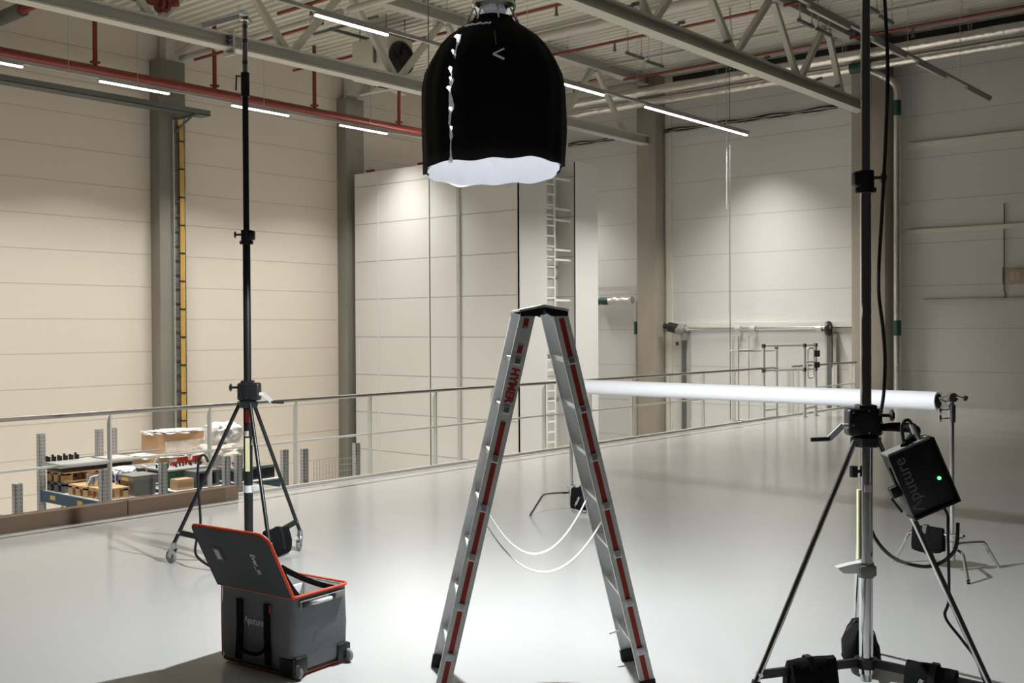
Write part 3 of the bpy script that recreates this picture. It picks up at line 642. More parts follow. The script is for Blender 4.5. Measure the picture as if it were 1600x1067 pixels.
MB().bb(-.36, .3, -.24, .22, 0, .06, bev=.01).build('base', 'black_plastic', tp)
MB().bb(-.40, .36, -.26, .26, .06, .12).build('plate', 'galv', tp, smooth=False)
for i in range(6): MB().bb(-.375 + i * .085, -.35 + i * .085, .18, .21, .12, .20 + .015 * (i % 2)).bb(-.34 + i * .085, -.32 + i * .085, .17, .21, .12, .185).build('pin', 'black_plastic', tp)
tp = thing('machine_plate', 'pale machine plate on a dark base behind the white bag', 'machine part', (8.07, 14.68, DZ + .292), 0)
MB().bb(0, .42, -.2, .2, 0, .05).build('base', 'black_plastic', tp, smooth=False); MB().bb(-.02, .44, -.22, .22, .05, .12, bev=.01).build('plate', 'label_pink', tp)
tp = thing('steel_ring', 'bundle of shiny steel rings with a white strap on the middle wooden pallet', 'machine part', (7.62, 13.92, DZ + .146), 0)
MB().lathe([(.11, 0), (.11, .15), (.08, .15), (.08, 0)], (-.02, 0, 0), 24, cap=False).lathe([(.09, 0), (.09, .12), (.06, .12), (.06, 0)], (.16, .05, 0), 20, cap=False).build('ring', 'chrome_dull', tp)
MB().ribbon([(-.2, -.1, .0), (-.14, -.12, .13), (.05, -.12, .16), (.2, -.12, .06), (.26, -.12, 0)], .02, .004, (0, 1, .2)).build('strap', 'white_web', tp)
MB().bb(-.02, .1, -.16, -.02, 0, .09).build('wood_wedge', 'carton', tp)
tp = thing('blue_crate', 'open blue plastic crate with a white bag bulging out', 'crate', (8.06, 13.98, DZ + .146), 0)
mb = MB().bb(-.17, .17, -.19, .19, 0, .015)
for a in ((-.17, -.155, -.19, .19), (.155, .17, -.19, .19), (-.17, .17, -.19, -.175), (-.17, .17, .175, .19)): mb.bb(*a, 0, .11)
mb.build('crate_body', 'blue', tp, smooth=False)
MB().ribbon([(-.178, -.1, 0), (-.178, -.1, .12), (-.1, -.1, .19)], .025, .004, (0, 1, 0)).ribbon([(-.178, .1, 0), (-.178, .1, .12), (-.1, .1, .19)], .025, .004, (0, 1, 0)).build('strap', 'white_web', tp)
tag(MB().blob((8.06, 13.98, DZ + .146 + .115), (.31, .35, .17), amp=.25, seed=3).build('plastic_bag', 'white_plastic'), 'crumpled white plastic bag lying in the blue crate', 'bag')
def lid_box(x, y, z, w_, d, h, mt, label, lb=True):
    t = thing('lidded_box', label, 'plastic box', (x, y, z), 0)
    MB().prism([(-w_ / 2 + .02, 0), (w_ / 2 - .02, 0), (w_ / 2, h), (-w_ / 2, h)], -d / 2, d / 2, lambda p, q, e: (p, e, q)).build('box_body', mt, t, smooth=False)
    MB().bb(-w_ / 2 - .015, w_ / 2 + .015, -d / 2 - .015, d / 2 + .015, h - .05, h + .008, bev=.004).build('rim', mt, t)
    MB().bb(-w_ / 2 - .02, w_ / 2 + .02, -d / 2 - .02, d / 2 + .02, h + .008, h + .03, bev=.008).build('lid', 'grey_plastic', t)
    if lb: MB().bb(-w_ / 2 - .018, -w_ / 2 - .015, -.06, .1, h - .045, h - .005).build('yellow_strip', 'yellow_label', t)
    return t
lid_box(8.04, 13.56, DZ, .34, .36, .25, 'grey_plastic', 'grey lidded plastic box with a yellow strip, near the long carton')
lid_box(8.74, 14.55, DZ, .42, .42, .22, 'slate_plastic', 'dark grey box with white straps behind the grey lidded box', lb=False)
tag(MB().ribbon([(8.62, 14.32, DZ + .08), (8.62, 14.31, DZ + .265), (8.66, 14.5, DZ + .268)], .025, .004, (1, 0, 0)).build('lashing_strap', 'white_web'), 'white lashing strap over the dark grey box, left one', 'strap')
tag(MB().ribbon([(8.84, 14.32, DZ + .08), (8.84, 14.31, DZ + .265), (8.88, 14.5, DZ + .268)], .025, .004, (1, 0, 0)).build('lashing_strap', 'white_web'), 'white lashing strap over the dark grey box, right one', 'strap')
tm = thing('machine_casting', 'green cast machine part with steel top on the second rack', 'machine part', (8.80, 13.95, DZ), 0)
MB().bb(-.2, .1, -.2, -.05, 0, .24, bev=.01).bb(-.14, .0, -.24, -.18, .04, .16, bev=.01).build('casting', 'machine_green', tm)
MB().bb(-.26, .44, -.28, .30, .24, .262).build('steel_top', 'galv', tm, smooth=False)
mb = MB()
for i in range(5): mb.bb(.1, .14, -.2, .2, .03 + i * .04, .05 + i * .04)
mb.bb(.16, .42, -.1, .25, 0, .2); mb.build('side_parts', 'galv_dark', tm, smooth=False)
for i in range(16): MB().tube((-.2 + i * .05, .05 + .12 * math.sin(i * 2.3), .262), (-.2 + i * .05, .05 + .12 * math.sin(i * 2.3), .29 + .015 * (i % 3)), .014, seg=6).build('bolt', 'black_plastic', tm)
def clampset(x, y, z, s, label):
    t = thing('red_clamp', label, 'clamp', (x, y, z), R(8), 'red clamps on the machine tops')
    MB().bb(-.17 * s, .02 * s, -.02, .02, .03, .065).bb(-.07 * s, .08 * s, -.02, .02, .065, .12).build('clamp_arm', 'stripe', t, smooth=False)
    MB().bb(-.15 * s, -.125 * s, -.015, .015, 0, .03).bb(.05 * s, .07 * s, -.015, .015, 0, .065).build('clamp_leg', 'stripe', t, smooth=False)
    MB().box((.08 * s, 0, .12), (.07, .04, .02), rot=Matrix.Rotation(R(25), 3, 'Y')).build('tab', 'white_web', t)
    return t
clampset(9.05, 14.05, DZ + .262, 1.15, 'red steel clamp above the green machine part, left one')
clampset(9.30, 14.05, DZ + .262, 1.0, 'red steel clamp above the green machine part, right one')
tag(MB().bb(8.56, 8.82, 13.40, 13.60, DZ, DZ + .15, bev=.004).build('small_carton', 'carton'), 'small tan carton between the green machine part and the slate box', 'cardboard box')
def shelf_box(x, y, label, w_=.5):
    t = thing('plastic_pallet_box', label, 'plastic box', (x, y, DZ), 0)
    MB().bb(-w_ / 2, w_ / 2, -.2, .2, .20, .235, bev=.006).bb(-w_ / 2, w_ / 2, -.2, .2, 0, .03).build('lid', 'slate_plastic', t)
    mb = MB()
    for xx in (-w_ / 2 + .03, 0, w_ / 2 - .03): mb.bb(xx - .03, xx + .03, -.2, .2, .03, .2)
    mb.build('walls', 'slate_plastic', t, smooth=False)
    MB().bb(-w_ / 2 + .05, w_ / 2 - .05, -.15, .18, .03, .19).build('dark_inside', 'black_plastic', t, smooth=False)
    return t
shelf_box(9.05, 13.60, 'slate grey plastic pallet box behind the end of the long carton', w_=.40)
tk = thing('steel_stack', 'stack of dark steel bars with grey cover right of the black stand', 'steel stack', (9.92, 13.66, DZ), 0)
MB().bb(-.36, .36, -.2, .25, .0, .16).build('bars', 'black_metal', tk, smooth=False); MB().bb(-.37, .37, -.21, .26, .16, .20).build('cover', 'grey_plastic', tk, smooth=False)
clampset(9.8, 13.7, DZ + .205, .7, 'red steel clamp right of the wrapped load, left one')
tcn = thing('wrapped_carton', 'large tan carton in shrink wrap on the second rack', 'cardboard box', (9.88, 15.6, -.01), 0)
MB().bb(-.42, .42, -.25, .25, 0, .33, bev=.006).build('carton_body', 'carton', tcn, smooth=False)
MB().bb(-.30, .425, -.256, -.25, .02, .2).build('front_wrap', 'wrap', tcn)
MB().blob((0, 0, .33), (.86, .52, .06), amp=.5, freq=5, seed=5).build('top_wrap', 'white_plastic', tcn)
tcn2 = thing('wrapped_carton', 'flat tan carton in shrink wrap under the large carton', 'cardboard box', (9.70, 15.50, DZ), 0)
MB().bb(-.52, .60, -.36, .4, 0, .26, bev=.006).build('carton_body', 'carton', tcn2, smooth=False)
MB().blob((.04, .02, .265), (1.16, .8, .05), amp=.5, freq=5, seed=9).build('top_wrap', 'white_plastic', tcn2)
tag(MB().blob((9.93, 14.42, DZ + .24), (.78, .74, .50), amp=.22, freq=3, seed=11).build('wrapped_load', 'wrap'), 'bulging load in clear wrap behind the leg of the black stand', 'wrapped load')
tag(MB().blob((10.08, 14.5, .33), (.52, .5, .36), amp=.22, freq=3, seed=13).build('plastic_bag', 'white_plastic'), 'full white plastic bag on top of the wrapped load', 'bag')

# ------------------------------------------------------------------ softbox and its lamp
SB = at(-.118, 7.3, .1263)
ts = thing('softbox', 'large black domed softbox with white cloth showing below, hanging in the centre', 'softbox', SB, YAW)
ts.scale = (.936, .936, .936)
def ring_fn(prof, seg, fn, cap=False):
    t = bmesh.new(); rings = []
    for j, (r_, z_) in enumerate(prof):
        rings.append([t.verts.new(fn(2 * PI * k / seg, r_, z_, j)) for k in range(seg)])
    for i in range(len(prof) - 1):
        for k in range(seg): t.faces.new((rings[i][k], rings[i][(k + 1) % seg], rings[i + 1][(k + 1) % seg], rings[i + 1][k]))
    return t
def hem(a):   # height of the black hem: lifted on the near right, low at the left
    x = math.cos(a); y = math.sin(a)
    return 3.108 + .018 * x - .015 * math.sin(y * 2.2) + .016 * math.sin(5 * a + .6) * abs(x) + .006 * math.sin(11 * a)
def dome_pt(a, r_, z_, j):
    pk = 1 - .012 * (1 - math.cos(16 * a)) * min(1, r_ / .5)
    n = mnoise.noise(Vector((math.cos(a) * 2.2, math.sin(a) * 2.2, z_ * 2.5)))
    rr = r_ * pk * (1 + .025 * n)
    return Vector((rr * math.cos(a), rr * math.sin(a), z_))
prof = [(.135, 4.20), (.15, 4.17), (.24, 4.11), (.33, 4.045), (.392, 3.98), (.44, 3.90), (.49, 3.80), (.512, 3.70), (.517, 3.60), (.518, 3.50), (.517, 3.40), (.512, 3.30), (.507, 3.22), (.505, None)]
def shell_pt(a, r_, z_, j):
    return dome_pt(a, r_, hem(a) if z_ is None else z_, j)
mb = MB(); mb._add(ring_fn(prof, 96, shell_pt)); sh = mb.build('shell', 'black_shiny', ts, ang=60)
md = sh.modifiers.new('thickness', 'SOLIDIFY'); md.thickness = .006; md.offset = 1
# crinkled white lining inside the lower edge
def skirt_pt(a, r_, z_, j):
    t_ = j / 9
    z = (hem(a) - .012) * (1 - t_) + 3.36 * t_
    n = mnoise.noise(Vector((math.cos(a) * 4, math.sin(a) * 4, z * 7))) * .050 + mnoise.noise(Vector((math.cos(a) * 11 + z * 8, math.sin(a) * 11, z * 12))) * .022
    rr = min(.492, .478 + n * (.35 + .65 * t_) - .02 * t_)
    return Vector((rr * math.cos(a), rr * math.sin(a), z + ((.022 if math.sin(a) < .1 else -.012) if j == 0 else 0)))
mb = MB(); mb._add(ring_fn([(0, 0)] * 10, 200, skirt_pt)); sk = mb.build('white_lining', 'diffuser', ts, ang=80)
MB().lathe([(.49, 3.36), (.30, 3.40), (.02, 3.41)], (0, 0, 0), 48, cap=False).build('diffuser', 'diffuser', ts)
ld = bpy.data.lights.new('softbox_light', 'SPOT'); ld.shadow_soft_size = .06; ld.energy = KEY_W; ld.color = KEY_COL; ld.spot_size = R(152); ld.spot_blend = .10
lo = bpy.data.objects.new('softbox_light', ld); COL.objects.link(lo); lo.parent = ts; lo.location = (0, 0, 3.13)
# silver-lined opening down the left front, its cloth glowing as if lamp light leaked out
pts = []
a0 = R(237)
mb = MB(); t = bmesh.new(); rows = []
for i in range(41):
    z = 4.0 - i * .0225
    r_ = .39 + .128 * min(1, (4.0 - z) / .42) ** .6
    wv = max(.0025, .022 * (mnoise.noise(Vector((i * .31, 3.3, 0))) * 1.5 + .42) * (1 if i < 25 else .55) * (1.5 if i < 3 else 1))
    rows.append([t.verts.new(Vector(((r_ + .012 + .012 * mnoise.noise(Vector((i * .8, k * 1.3, 1)))) * math.cos(a0 + (k - 2) * wv + .03 * mnoise.noise(Vector((i * .2, 0, 5)))), (r_ + .012 + .012 * mnoise.noise(Vector((i * .8, k * 1.3, 1)))) * math.sin(a0 + (k - 2) * wv + .03 * mnoise.noise(Vector((i * .2, 0, 5)))), z))) for k in range(5)])
for i in range(40):
    for k in range(4): t.faces.new((rows[i][k], rows[i][k + 1], rows[i + 1][k + 1], rows[i + 1][k]))
mb._add(t); ss = mb.build('silver_seam', 'silver_cloth', ts)
md = ss.modifiers.new('thickness', 'SOLIDIFY'); md.thickness = .004
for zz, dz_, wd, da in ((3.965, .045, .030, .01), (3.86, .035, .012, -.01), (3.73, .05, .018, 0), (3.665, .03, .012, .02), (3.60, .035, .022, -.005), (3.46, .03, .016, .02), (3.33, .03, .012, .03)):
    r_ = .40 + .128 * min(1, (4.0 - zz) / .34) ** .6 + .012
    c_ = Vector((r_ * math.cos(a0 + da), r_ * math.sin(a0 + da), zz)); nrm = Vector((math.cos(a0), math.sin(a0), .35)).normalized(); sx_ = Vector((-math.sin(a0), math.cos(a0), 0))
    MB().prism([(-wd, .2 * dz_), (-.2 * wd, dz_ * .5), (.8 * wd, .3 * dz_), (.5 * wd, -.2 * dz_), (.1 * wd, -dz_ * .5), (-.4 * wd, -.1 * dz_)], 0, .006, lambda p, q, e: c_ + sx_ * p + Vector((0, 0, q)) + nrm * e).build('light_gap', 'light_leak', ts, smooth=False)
mb = MB()
for i in range(9):
    a = R(228 + i * 4.5); a2 = R(228 + i * 4.5 + 3.6)
    mb.bar((.285 * math.cos(a), .285 * math.sin(a), 4.085 + .006 * (i % 2)), (.285 * math.cos(a2), .285 * math.sin(a2), 4.088 + .004 * (i % 3)), .030, .006, up=(0, 0, 1))
mb.build('silver_fold', 'silver_cloth', ts)
# chevron logo on the front
a1 = R(275); rl = .525
mb = MB()
cx, cy = rl * math.cos(a1), rl * math.sin(a1) - .004
mb.bar((cx - .04, cy, 3.815), (cx + .035, cy, 3.85), .010, .006, up=(0, 1, 0)); mb.bar((cx - .04, cy, 3.815), (cx + .035, cy, 3.78), .014, .006, up=(0, 1, 0))
mb.build('chevron_logo', 'print', ts)
MB().bar((cx - .03, cy + .02, 3.98), (cx - .02, cy - .0, 3.88), .006, .004, up=(0, 1, 0)).build('logo_line', 'print_dim', ts)
# speed ring and struts
MB().lathe([(.10, 4.255), (.155, 4.26), (.165, 4.285), (.155, 4.315), (.10, 4.32)], (0, 0, 0), 32).build('speed_ring', 'chrome', ts)
for k in range(8):
    a = 2 * PI * k / 8 + .2
    MB().tube((.14 * math.cos(a), .14 * math.sin(a), 4.27), (.20 * math.cos(a), .20 * math.sin(a), 4.15), .007, seg=6).build('rod_end', 'chrome', ts)
MB().lathe([(.06, 4.15), (.10, 4.26)], (0, 0, 0), 24).build('reflector_throat', 'silver_cloth', ts)
tlh = thing('studio_lamp', 'black lamp head above the softbox, just inside the top edge', 'studio lamp', SB + Vector((0, 0, 4.043)), YAW)
tlh.scale = (.936, .936, .936)
MB().lathe([(.14, 0), (.15, .02), (.15, .10), (.13, .12), (.13, .42), (.10, .45)], (0, 0, 0), 32).build('lamp_body', 'black_metal', tlh)
mb = MB()
for k in range(10): mb.bb(.06, .16, -.10 + k * .02, -.092 + k * .02, .02, .36)
mb.build('cooling_fins', 'black_metal', tlh, smooth=False)
MB().path(spline([(-.17, 0, .2), (-.18, 0, .45), (-.12, 0, .56), (0, 0, .58), (.12, 0, .56), (.18, 0, .45), (.17, 0, .2)], 5), .012, 8).build('yoke', 'black_metal', tlh)

# ------------------------------------------------------------------ wind-up stands
def caster(par, p, ang):
    c = Vector(p); d = Vector((math.cos(ang), math.sin(ang), 0)); s = Vector((-d.y, d.x, 0))
    fk = MB().tube(c + Vector((0, 0, .125)), c + Vector((0, 0, .175)), .026, seg=12)
    for sg in (-1, 1): fk.bar(c + s * .022 * sg + Vector((0, 0, .13)), c - d * .035 + s * .022 * sg + Vector((0, 0, .05)), .045, .004, up=s)
    fk.bar(c + d * .0 + Vector((0, 0, .128)), c - d * .10 + Vector((0, 0, .105)), .05, .006, up=(0, 0, 1))
    f = fk.build('caster', 'chrome_dull', par)
    wc = c - d * .035 + Vector((0, 0, .055))
    MB().lathe([(.02, -.016), (.048, -.017), (.055, -.010), (.055, .010), (.048, .017), (.02, .016)], wc, 20, axis=s).build('wheel', 'rubber', f)
    return f
def crank_box(t, z, mir, w_):
    """winch housing with crank: mir=+1 has the crank to the right"""
    mb = MB()
    mb.box((.015 * mir, 0, z + .075), (.185, .11, .15), bev=.018, seg=3)
    mb.tube((.03 * mir, -.045, z + .075), (.03 * mir, -.062, z + .075), .055, seg=24)
    mb.box((0, 0, z + .155), (.10, .09, .03), bev=.008)
    g = mb.build('winch_housing', 'black_plastic', t)
    mb = MB()
    for x, y_ in ((-.07, .02), (-.07, .075), (-.07, .135), (.0, .02), (.0, .07), (.0, .14), (.085, .06), (.085, .13)): mb.tube((x * mir, -.05, z + y_), (x * mir, -.06, z + y_), .006, seg=8)
    mb.build('rivets', 'chrome_dull', g)
    MB().tube((-.08 * mir, 0, z + .11), (-.13 * mir, -.01, z + .11), .010, seg=8).lathe([(.012, -.012), (.032, -.006), (.032, .006), (.012, .012)], (-.14 * mir, -.01, z + .11), 6, axis=(1, 0, 0)).build('brake_knob', 'black_plastic', t)
    c = MB().tube((.10 * mir, -.03, z + .055), (.135 * mir, -.03, z + .055), .016, seg=10)
    c.bar((.135 * mir, -.035, z + .06), (.215 * mir, -.05, z - .012), .030, .012, up=(0, 1, 0))
    cr = c.build('crank', 'alu_bright', t)
    MB().tube((.212 * mir, -.05, z - .012), (.315 * mir, -.05, z - .016), .012, seg=10).build('crank_grip', 'black_rubber', cr)
def windup(name, label, org, feet, tint, mir, tops, wheels=True):
    t = thing(name, label, 'light stand', org, YAW)
    legm = 'black_metal' if tint == 'black' else 'chrome'
    tubem = 'black_metal' if tint == 'black' else 'chrome'
    MB().tube((0, 0, .07), (0, 0, 1.38), .037, seg=20).build('column', tubem, t)
    MB().tube((0, 0, .03), (0, 0, .09), .030, seg=16).build('column_foot', 'chrome_dull', t)
    MB().lathe([(.04, 1.31), (.075, 1.315), (.085, 1.33), (.085, 1.365), (.06, 1.375)], (0, 0, 0), 6).build('leg_collar', 'black_plastic', t)
    crank_box(t, 1.375, mir, 0)
    hub = MB().lathe([(.038, .10), (.062, .105), (.062, .155), (.038, .16)], (0, 0, 0), 18).build('brace_hub', 'black_metal', t)
    for i, (fx, fy) in enumerate(feet):
        d = Vector((fx, fy, 0)).normalized(); L = math.hypot(fx, fy)
        end = Vector((fx, fy, .165 if wheels else .02)); top = d * .07 + Vector((0, 0, 1.345))
        MB().tube(top, end, .0165, seg=12).build('leg', legm, t)
        k = (1.345 - (.26 if wheels else .13)) / (1.345 - end.z); jb = top.lerp(end, k)
        br = MB().bar(d * .05 + Vector((0, 0, .135)), jb, .022, .045, up=(0, 0, 1)).build('brace', 'black_metal', t)
        MB().tube(jb - Vector((-d.y, d.x, 0)) * .022, jb + Vector((-d.y, d.x, 0)) * .022, .012, seg=8).build('joint_bolt', 'chrome_dull', br)
        if not wheels: MB().tube(end - Vector((0, 0, .02)), end + (top - end) * .06, .024, seg=12).build('rubber_foot', 'black_rubber', t); continue
        caster(t, (fx, fy, 0), math.atan2(fy, fx) + (0.5 if i else 2.6))
    for (z0, z1, r_, mt) in tops: MB().tube((0, 0, z0), (0, 0, z1), r_, seg=18).build('pole_section', mt, t)
    return t
def pole_joint(t, z, mir):
    MB().tube((0, 0, z), (0, 0, z + .12), .045, seg=16).box((.03 * mir, 0, z + .075), (.08, .07, .08), bev=.012).tube((-.055, 0, z + .015), (.055, 0, z + .015), .016, seg=8).build('pole_joint', 'black_plastic', t)
    MB().tube((-.03 * mir, -.01, z + .08), (-.08 * mir, -.02, z + .08), .009, seg=8).lathe([(.010, -.010), (.028, -.005), (.028, .005), (.010, .010)], (-.09 * mir, -.02, z + .08), 8, axis=(1, .2, 0)).build('joint_knob', 'black_plastic', t)

st = windup('windup_stand', 'tall black wind-up light stand on casters behind the open case', at(-2.236, 9.10), [(-.637, .01), (.325, .543), (.312, -.553)], 'black', 1,
            [(1.5, 2.72, .032, 'black_metal'), (2.72, 4.0, .0255, 'black_metal'), (3.93, 4.13, .036, 'black_metal'), (4.1, 4.56, .021, 'chrome_dull')])
pole_joint(st, 2.69, 1)
for z in (4.20, 4.38, 4.5): MB().tube((0, 0, z), (0, 0, z + .03), .026, seg=14).build('pole_ring', 'chrome', st)
MB().tube((-.03, 0, 4.10), (-.07, -.01, 4.10), .008, seg=6).tube((-.07, -.01, 4.11), (-.075, -.01, 3.98), .007, seg=6).build('lock_lever', 'black_metal', st)
MB().tube((.045, -.03, 1.0), (.055, -.03, 1.04), .02, seg=10).build('leg_knob', 'rubber', st)
MB().tube((0, 0, .60), (0, 0, .66), .041, seg=16).box((.05, -.01, .64), (.10, .04, .04), bev=.01).build('column_clamp', 'alu_bright', st)
MB().bb(-.014, .022, -.041, -.036, .78, 1.06).build('yellow_sticker', 'pale_yellow', st)
MB().bb(-.022, .016, -.042, -.036, 1.075, 1.12).build('white_sticker', 'label_pink', st)
MB().bb(-.008, .026, -.052, -.036, 1.19, 1.30).build('red_tag', 'stripe', st)
MB().lathe([(.02, 4.56), (.035, 4.57), (.035, 4.60), (.02, 4.62)], (0, 0, 0), 14).tube((.03, 0, 4.58), (.07, -.01, 4.55), .008, seg=6).build('grip_head', 'chrome', st)
ta = thing('grip_arm', 'silver grip arm with a pale rolled flag clamped at the top of the black stand', 'grip arm', at(-2.236, 9.06, 4.61), YAW)
MB().tube((.03, -.02, .02), (-.33, -.05, -.09), .009, seg=10).build('arm', 'alu_bright', ta)
MB().bar((-.03, -.025, -.02), (-.335, -.055, -.112), .05, .010, up=(0, 1, 0)).build('flag', 'label_pink', ta)
MB().box((0, 0, .01), (.06, .05, .04), bev=.008).build('clamp_head', 'alu_bright', ta)
# power cable of the black stand
o_ = at(-2.236, 9.1); lc = lambda x, y, z: o_ + FR * x + FA * y + Vector((0, 0, z))
tag(MB().path(spline([lc(-.33, -.03, .86), lc(-.36, -.04, .92), lc(-.40, -.05, .88), lc(-.41, -.06, .72), lc(-.39, -.08, .5), lc(-.38, -.1, .34), lc(-.41, -.12, .2), lc(-.38, -.2, .1), lc(-.2, -.3, .02), lc(0, -.4, .012)], 6), .011, 8).build('power_cable', 'black_cable'), 'black cable hanging from the left leg of the black stand', 'cable')

def sandbag(label, p0, p1, drop, wid, grp='black sandbags', logo=True):
    """saddle bag draped over a bar from p0 to p1 (world points)"""
    p0 = Vector(p0); p1 = Vector(p1); ax = (p1 - p0); L = ax.length; ax.normalize()
    sd = Vector((-ax.y, ax.x, 0)).normalized()
    c = (p0 + p1) / 2
    t = thing('sandbag', label, 'sandbag', (c.x, c.y, 0), math.atan2(ax.y, ax.x), grp)
    zc = c.z; n = 14; mb = MB(); tt = bmesh.new(); rings = []
    # closed section: outer inverted U with swollen pockets
    def sec(f):
        out = []
        W2 = wid
        outer = [(-W2 * .95, -drop), (-W2 * 1.15, -drop * .8), (-W2 * 1.1, -drop * .45), (-W2 * .75, -drop * .1), (-W2 * .45, .028), (0, .04), (W2 * .45, .028), (W2 * .75, -drop * .1), (W2 * 1.1, -drop * .45), (W2 * 1.15, -drop * .8), (W2 * .95, -drop)]
        inner = [(W2 * .45, -drop * .98), (W2 * .3, -drop * .6), (W2 * .28, -drop * .2), (0, .022), (-W2 * .28, -drop * .2), (-W2 * .3, -drop * .6), (-W2 * .45, -drop * .98)]
        return outer + inner
    for i in range(n + 1):
        f = i / n; sc = 1 - .28 * abs(2 * f - 1) ** 4
        ring = []
        for q, (s_, z_) in enumerate(sec(f)):
            nz = mnoise.noise(Vector((f * 4 + q * .7, s_ * 20, z_ * 9 + L * 7))) * .012
            ring.append(tt.verts.new(((f - .5) * L + (nz if 0 < i < n else 0), s_ * sc + nz, max(zc + z_ * (1 - .10 * abs(2 * f - 1) ** 3) + nz * .6, .004) )))
        rings.append(ring)
    k = len(rings[0])
    for i in range(n):
        for q in range(k): tt.faces.new((rings[i][q], rings[i][(q + 1) % k], rings[i + 1][(q + 1) % k], rings[i + 1][q]))
    tt.faces.new(rings[0][::-1]); tt.faces.new(rings[-1])
    mb._add(tt); b = mb.build('bag_body', 'black_fabric', t, ang=60)
    MB().ribbon([(.02, -wid * 1.2, zc - drop * .75), (.02, -wid * .85, zc - drop * .1), (.02, -wid * .3, zc + .045), (.02, wid * .3, zc + .045), (.02, wid * .85, zc - drop * .1)], .035, .006, (1, 0, 0)).build('webbing', 'black_cable', t)
    if logo: text('AVENGER', .034, 'print', t, Vector((-.045, -wid * 1.17, zc - drop * .55)), basis((.45, 0, .89), (-.89, .15, .45)), name='lettering', sx=.8)
    MB().path([(.02 + .03 * math.cos(a), -wid * .6, zc - drop - .008 + .022 * math.sin(a)) for a in [PI + PI * i / 10 for i in range(11)]], .005, 6).build('handle', 'black_cable', t)
    return t
# bags on the black stand
b0 = st.location
def stp(base, x, y, z): return base + FR * x + FA * y + Vector((0, 0, z))
sandbag('black sandbag on the right brace of the black stand', stp(b0, .10, .17, .19), stp(b0, .24, .40, .22), .19, .065, logo=False)
sandbag('dark sandbag behind the case lid, on the front brace of the black stand', stp(b0, .08, -.14, .17), stp(b0, .20, -.35, .19), .16, .06, logo=False)

# right stand
sr = windup('windup_stand', 'chrome wind-up light stand in the right foreground', at(1.93, 5.90), [(.154, .70), (-.683, -.217), (.53, -.483)], 'chrome', -1,
            [(1.5, 2.78, .030, 'chrome'), (2.72, 4.9, .025, 'chrome')], wheels=False)
pole_joint(sr, 2.70, -1)
MB().tube((0, 0, .60), (0, 0, .68), .043, seg=18).box((0, -.02, .64), (.09, .06, .06), bev=.01).build('column_clamp', 'grey_plastic', sr)
MB().prism([(0, 0), (-.10, .0), (-.135, .03), (-.06, .05), (0, .06)], -.03, .03, lambda p, q, e: (p - .03, e, q + .625)).build('column_shelf', 'alu_bright', sr)
MB().bb(-.047, -.037, -.02, .012, .70, 1.08).build('yellow_sticker', 'pale_yellow', sr)
MB().bb(-.02, .02, -.041, -.036, 1.07, 1.11).build('white_sticker', 'label_pink', sr)
MB().tube((-.03, 0, 1.18), (-.07, -.01, 1.18), .01, seg=8).tube((-.07, -.01, 1.15), (-.07, -.01, 1.21), .022, seg=10).build('side_knob', 'black_plastic', sr)
bm1 = sr.location
# boom from the top of the stand to the lamp head
d_ = (SB - Vector((bm1.x, bm1.y, 0))); loc_ = Matrix.Rotation(-YAW, 3, 'Z') @ d_
MB().tube((-.25 * loc_.x, -.25 * loc_.y, 4.93), (loc_.x, loc_.y, 4.94), .022, seg=12).build('boom', 'chrome', sr)
MB().tube((loc_.x, loc_.y, 4.68), (loc_.x, loc_.y, 4.95), .03, seg=12).build('boom_end', 'black_metal', sr)
sandbag('black sandbag with pale lettering on the left brace of the chrome stand', stp(bm1, -.20, -.063, .15), stp(bm1, -.46, -.146, .16), .165, .075)
sandbag('black sandbag on the right brace of the chrome stand, at the bottom edge', stp(bm1, .17, -.155, .15), stp(bm1, .36, -.33, .16), .148, .065)
sandbag('dark grey sandbag slumped on the rear brace behind the chrome column', stp(bm1, .04, .16, .20), stp(bm1, .09, .42, .26), .19, .09, logo=False)

# control box on the right leg
PS = at(2.115, 5.62, 1.185)
tps = thing('control_box', 'black lamp control box clamped tilted to the chrome stand, green light on', 'control box', PS, YAW)
RM = Matrix.Rotation(R(-23), 3, 'Y').inverted()
RM = Matrix.Rotation(R(23), 3, 'Y').inverted()
def pq(x, y, z): return RM @ Vector((x, y, z))
MB().box(pq(0, 0, 0), (.245, .11, .345), rot=RM, bev=.006).build('case', 'black_plastic', tps)
MB().box(pq(0, .0, .178), (.235, .10, .012), rot=RM).build('top_panel', 'grey_plastic', tps)
MB().box(pq(.127, -.01, 0), (.008, .13, .36), rot=RM).box(pq(.0, -.01, -.176), (.25, .125, .010), rot=RM).build('edge_guard', 'black_metal', tps)
brand(.092, 'print_dim', tps, pq(-.075, -.0562, -.005), basis(pq(0, 0, 1), pq(-1, 0, 0)), sx=.95)
MB().tube(pq(.078, -.054, -.03), pq(.078, -.062, -.03), .009, seg=12).build('green_light', 'led_green', tps)
MB().box(pq(.07, -.056, .10), (.045, .004, .05), rot=RM).build('display', 'black_metal', tps)
MB().tube(pq(.075, 0, .175), pq(.075, 0, .27), .018, seg=12).build('plug', 'chrome_dull', tps)
for x in (-.1, .07): MB().box(pq(x, -.02, -.185), (.03, .03, .02), rot=RM, bev=.004).build('foot', 'chrome', tps)
MB().box(pq(-.145, .0, -.02), (.05, .05, .06), rot=RM, bev=.008).box(pq(-.125, 0, .06), (.012, .03, .10), rot=RM).build('clamp', 'black_plastic', tps)
MB().tube(pq(-.18, -.02, -.04), pq(-.165, -.05, -.12), .007, seg=6).build('clamp_lever', 'black_metal', tps)
pw = lambda x, y, z: PS + FR * pq(x, y, z).x + FA * pq(x, y, z).y + Vector((0, 0, pq(x, y, z).z))
sw = lambda x, y, z: stp(bm1, x, y, z)
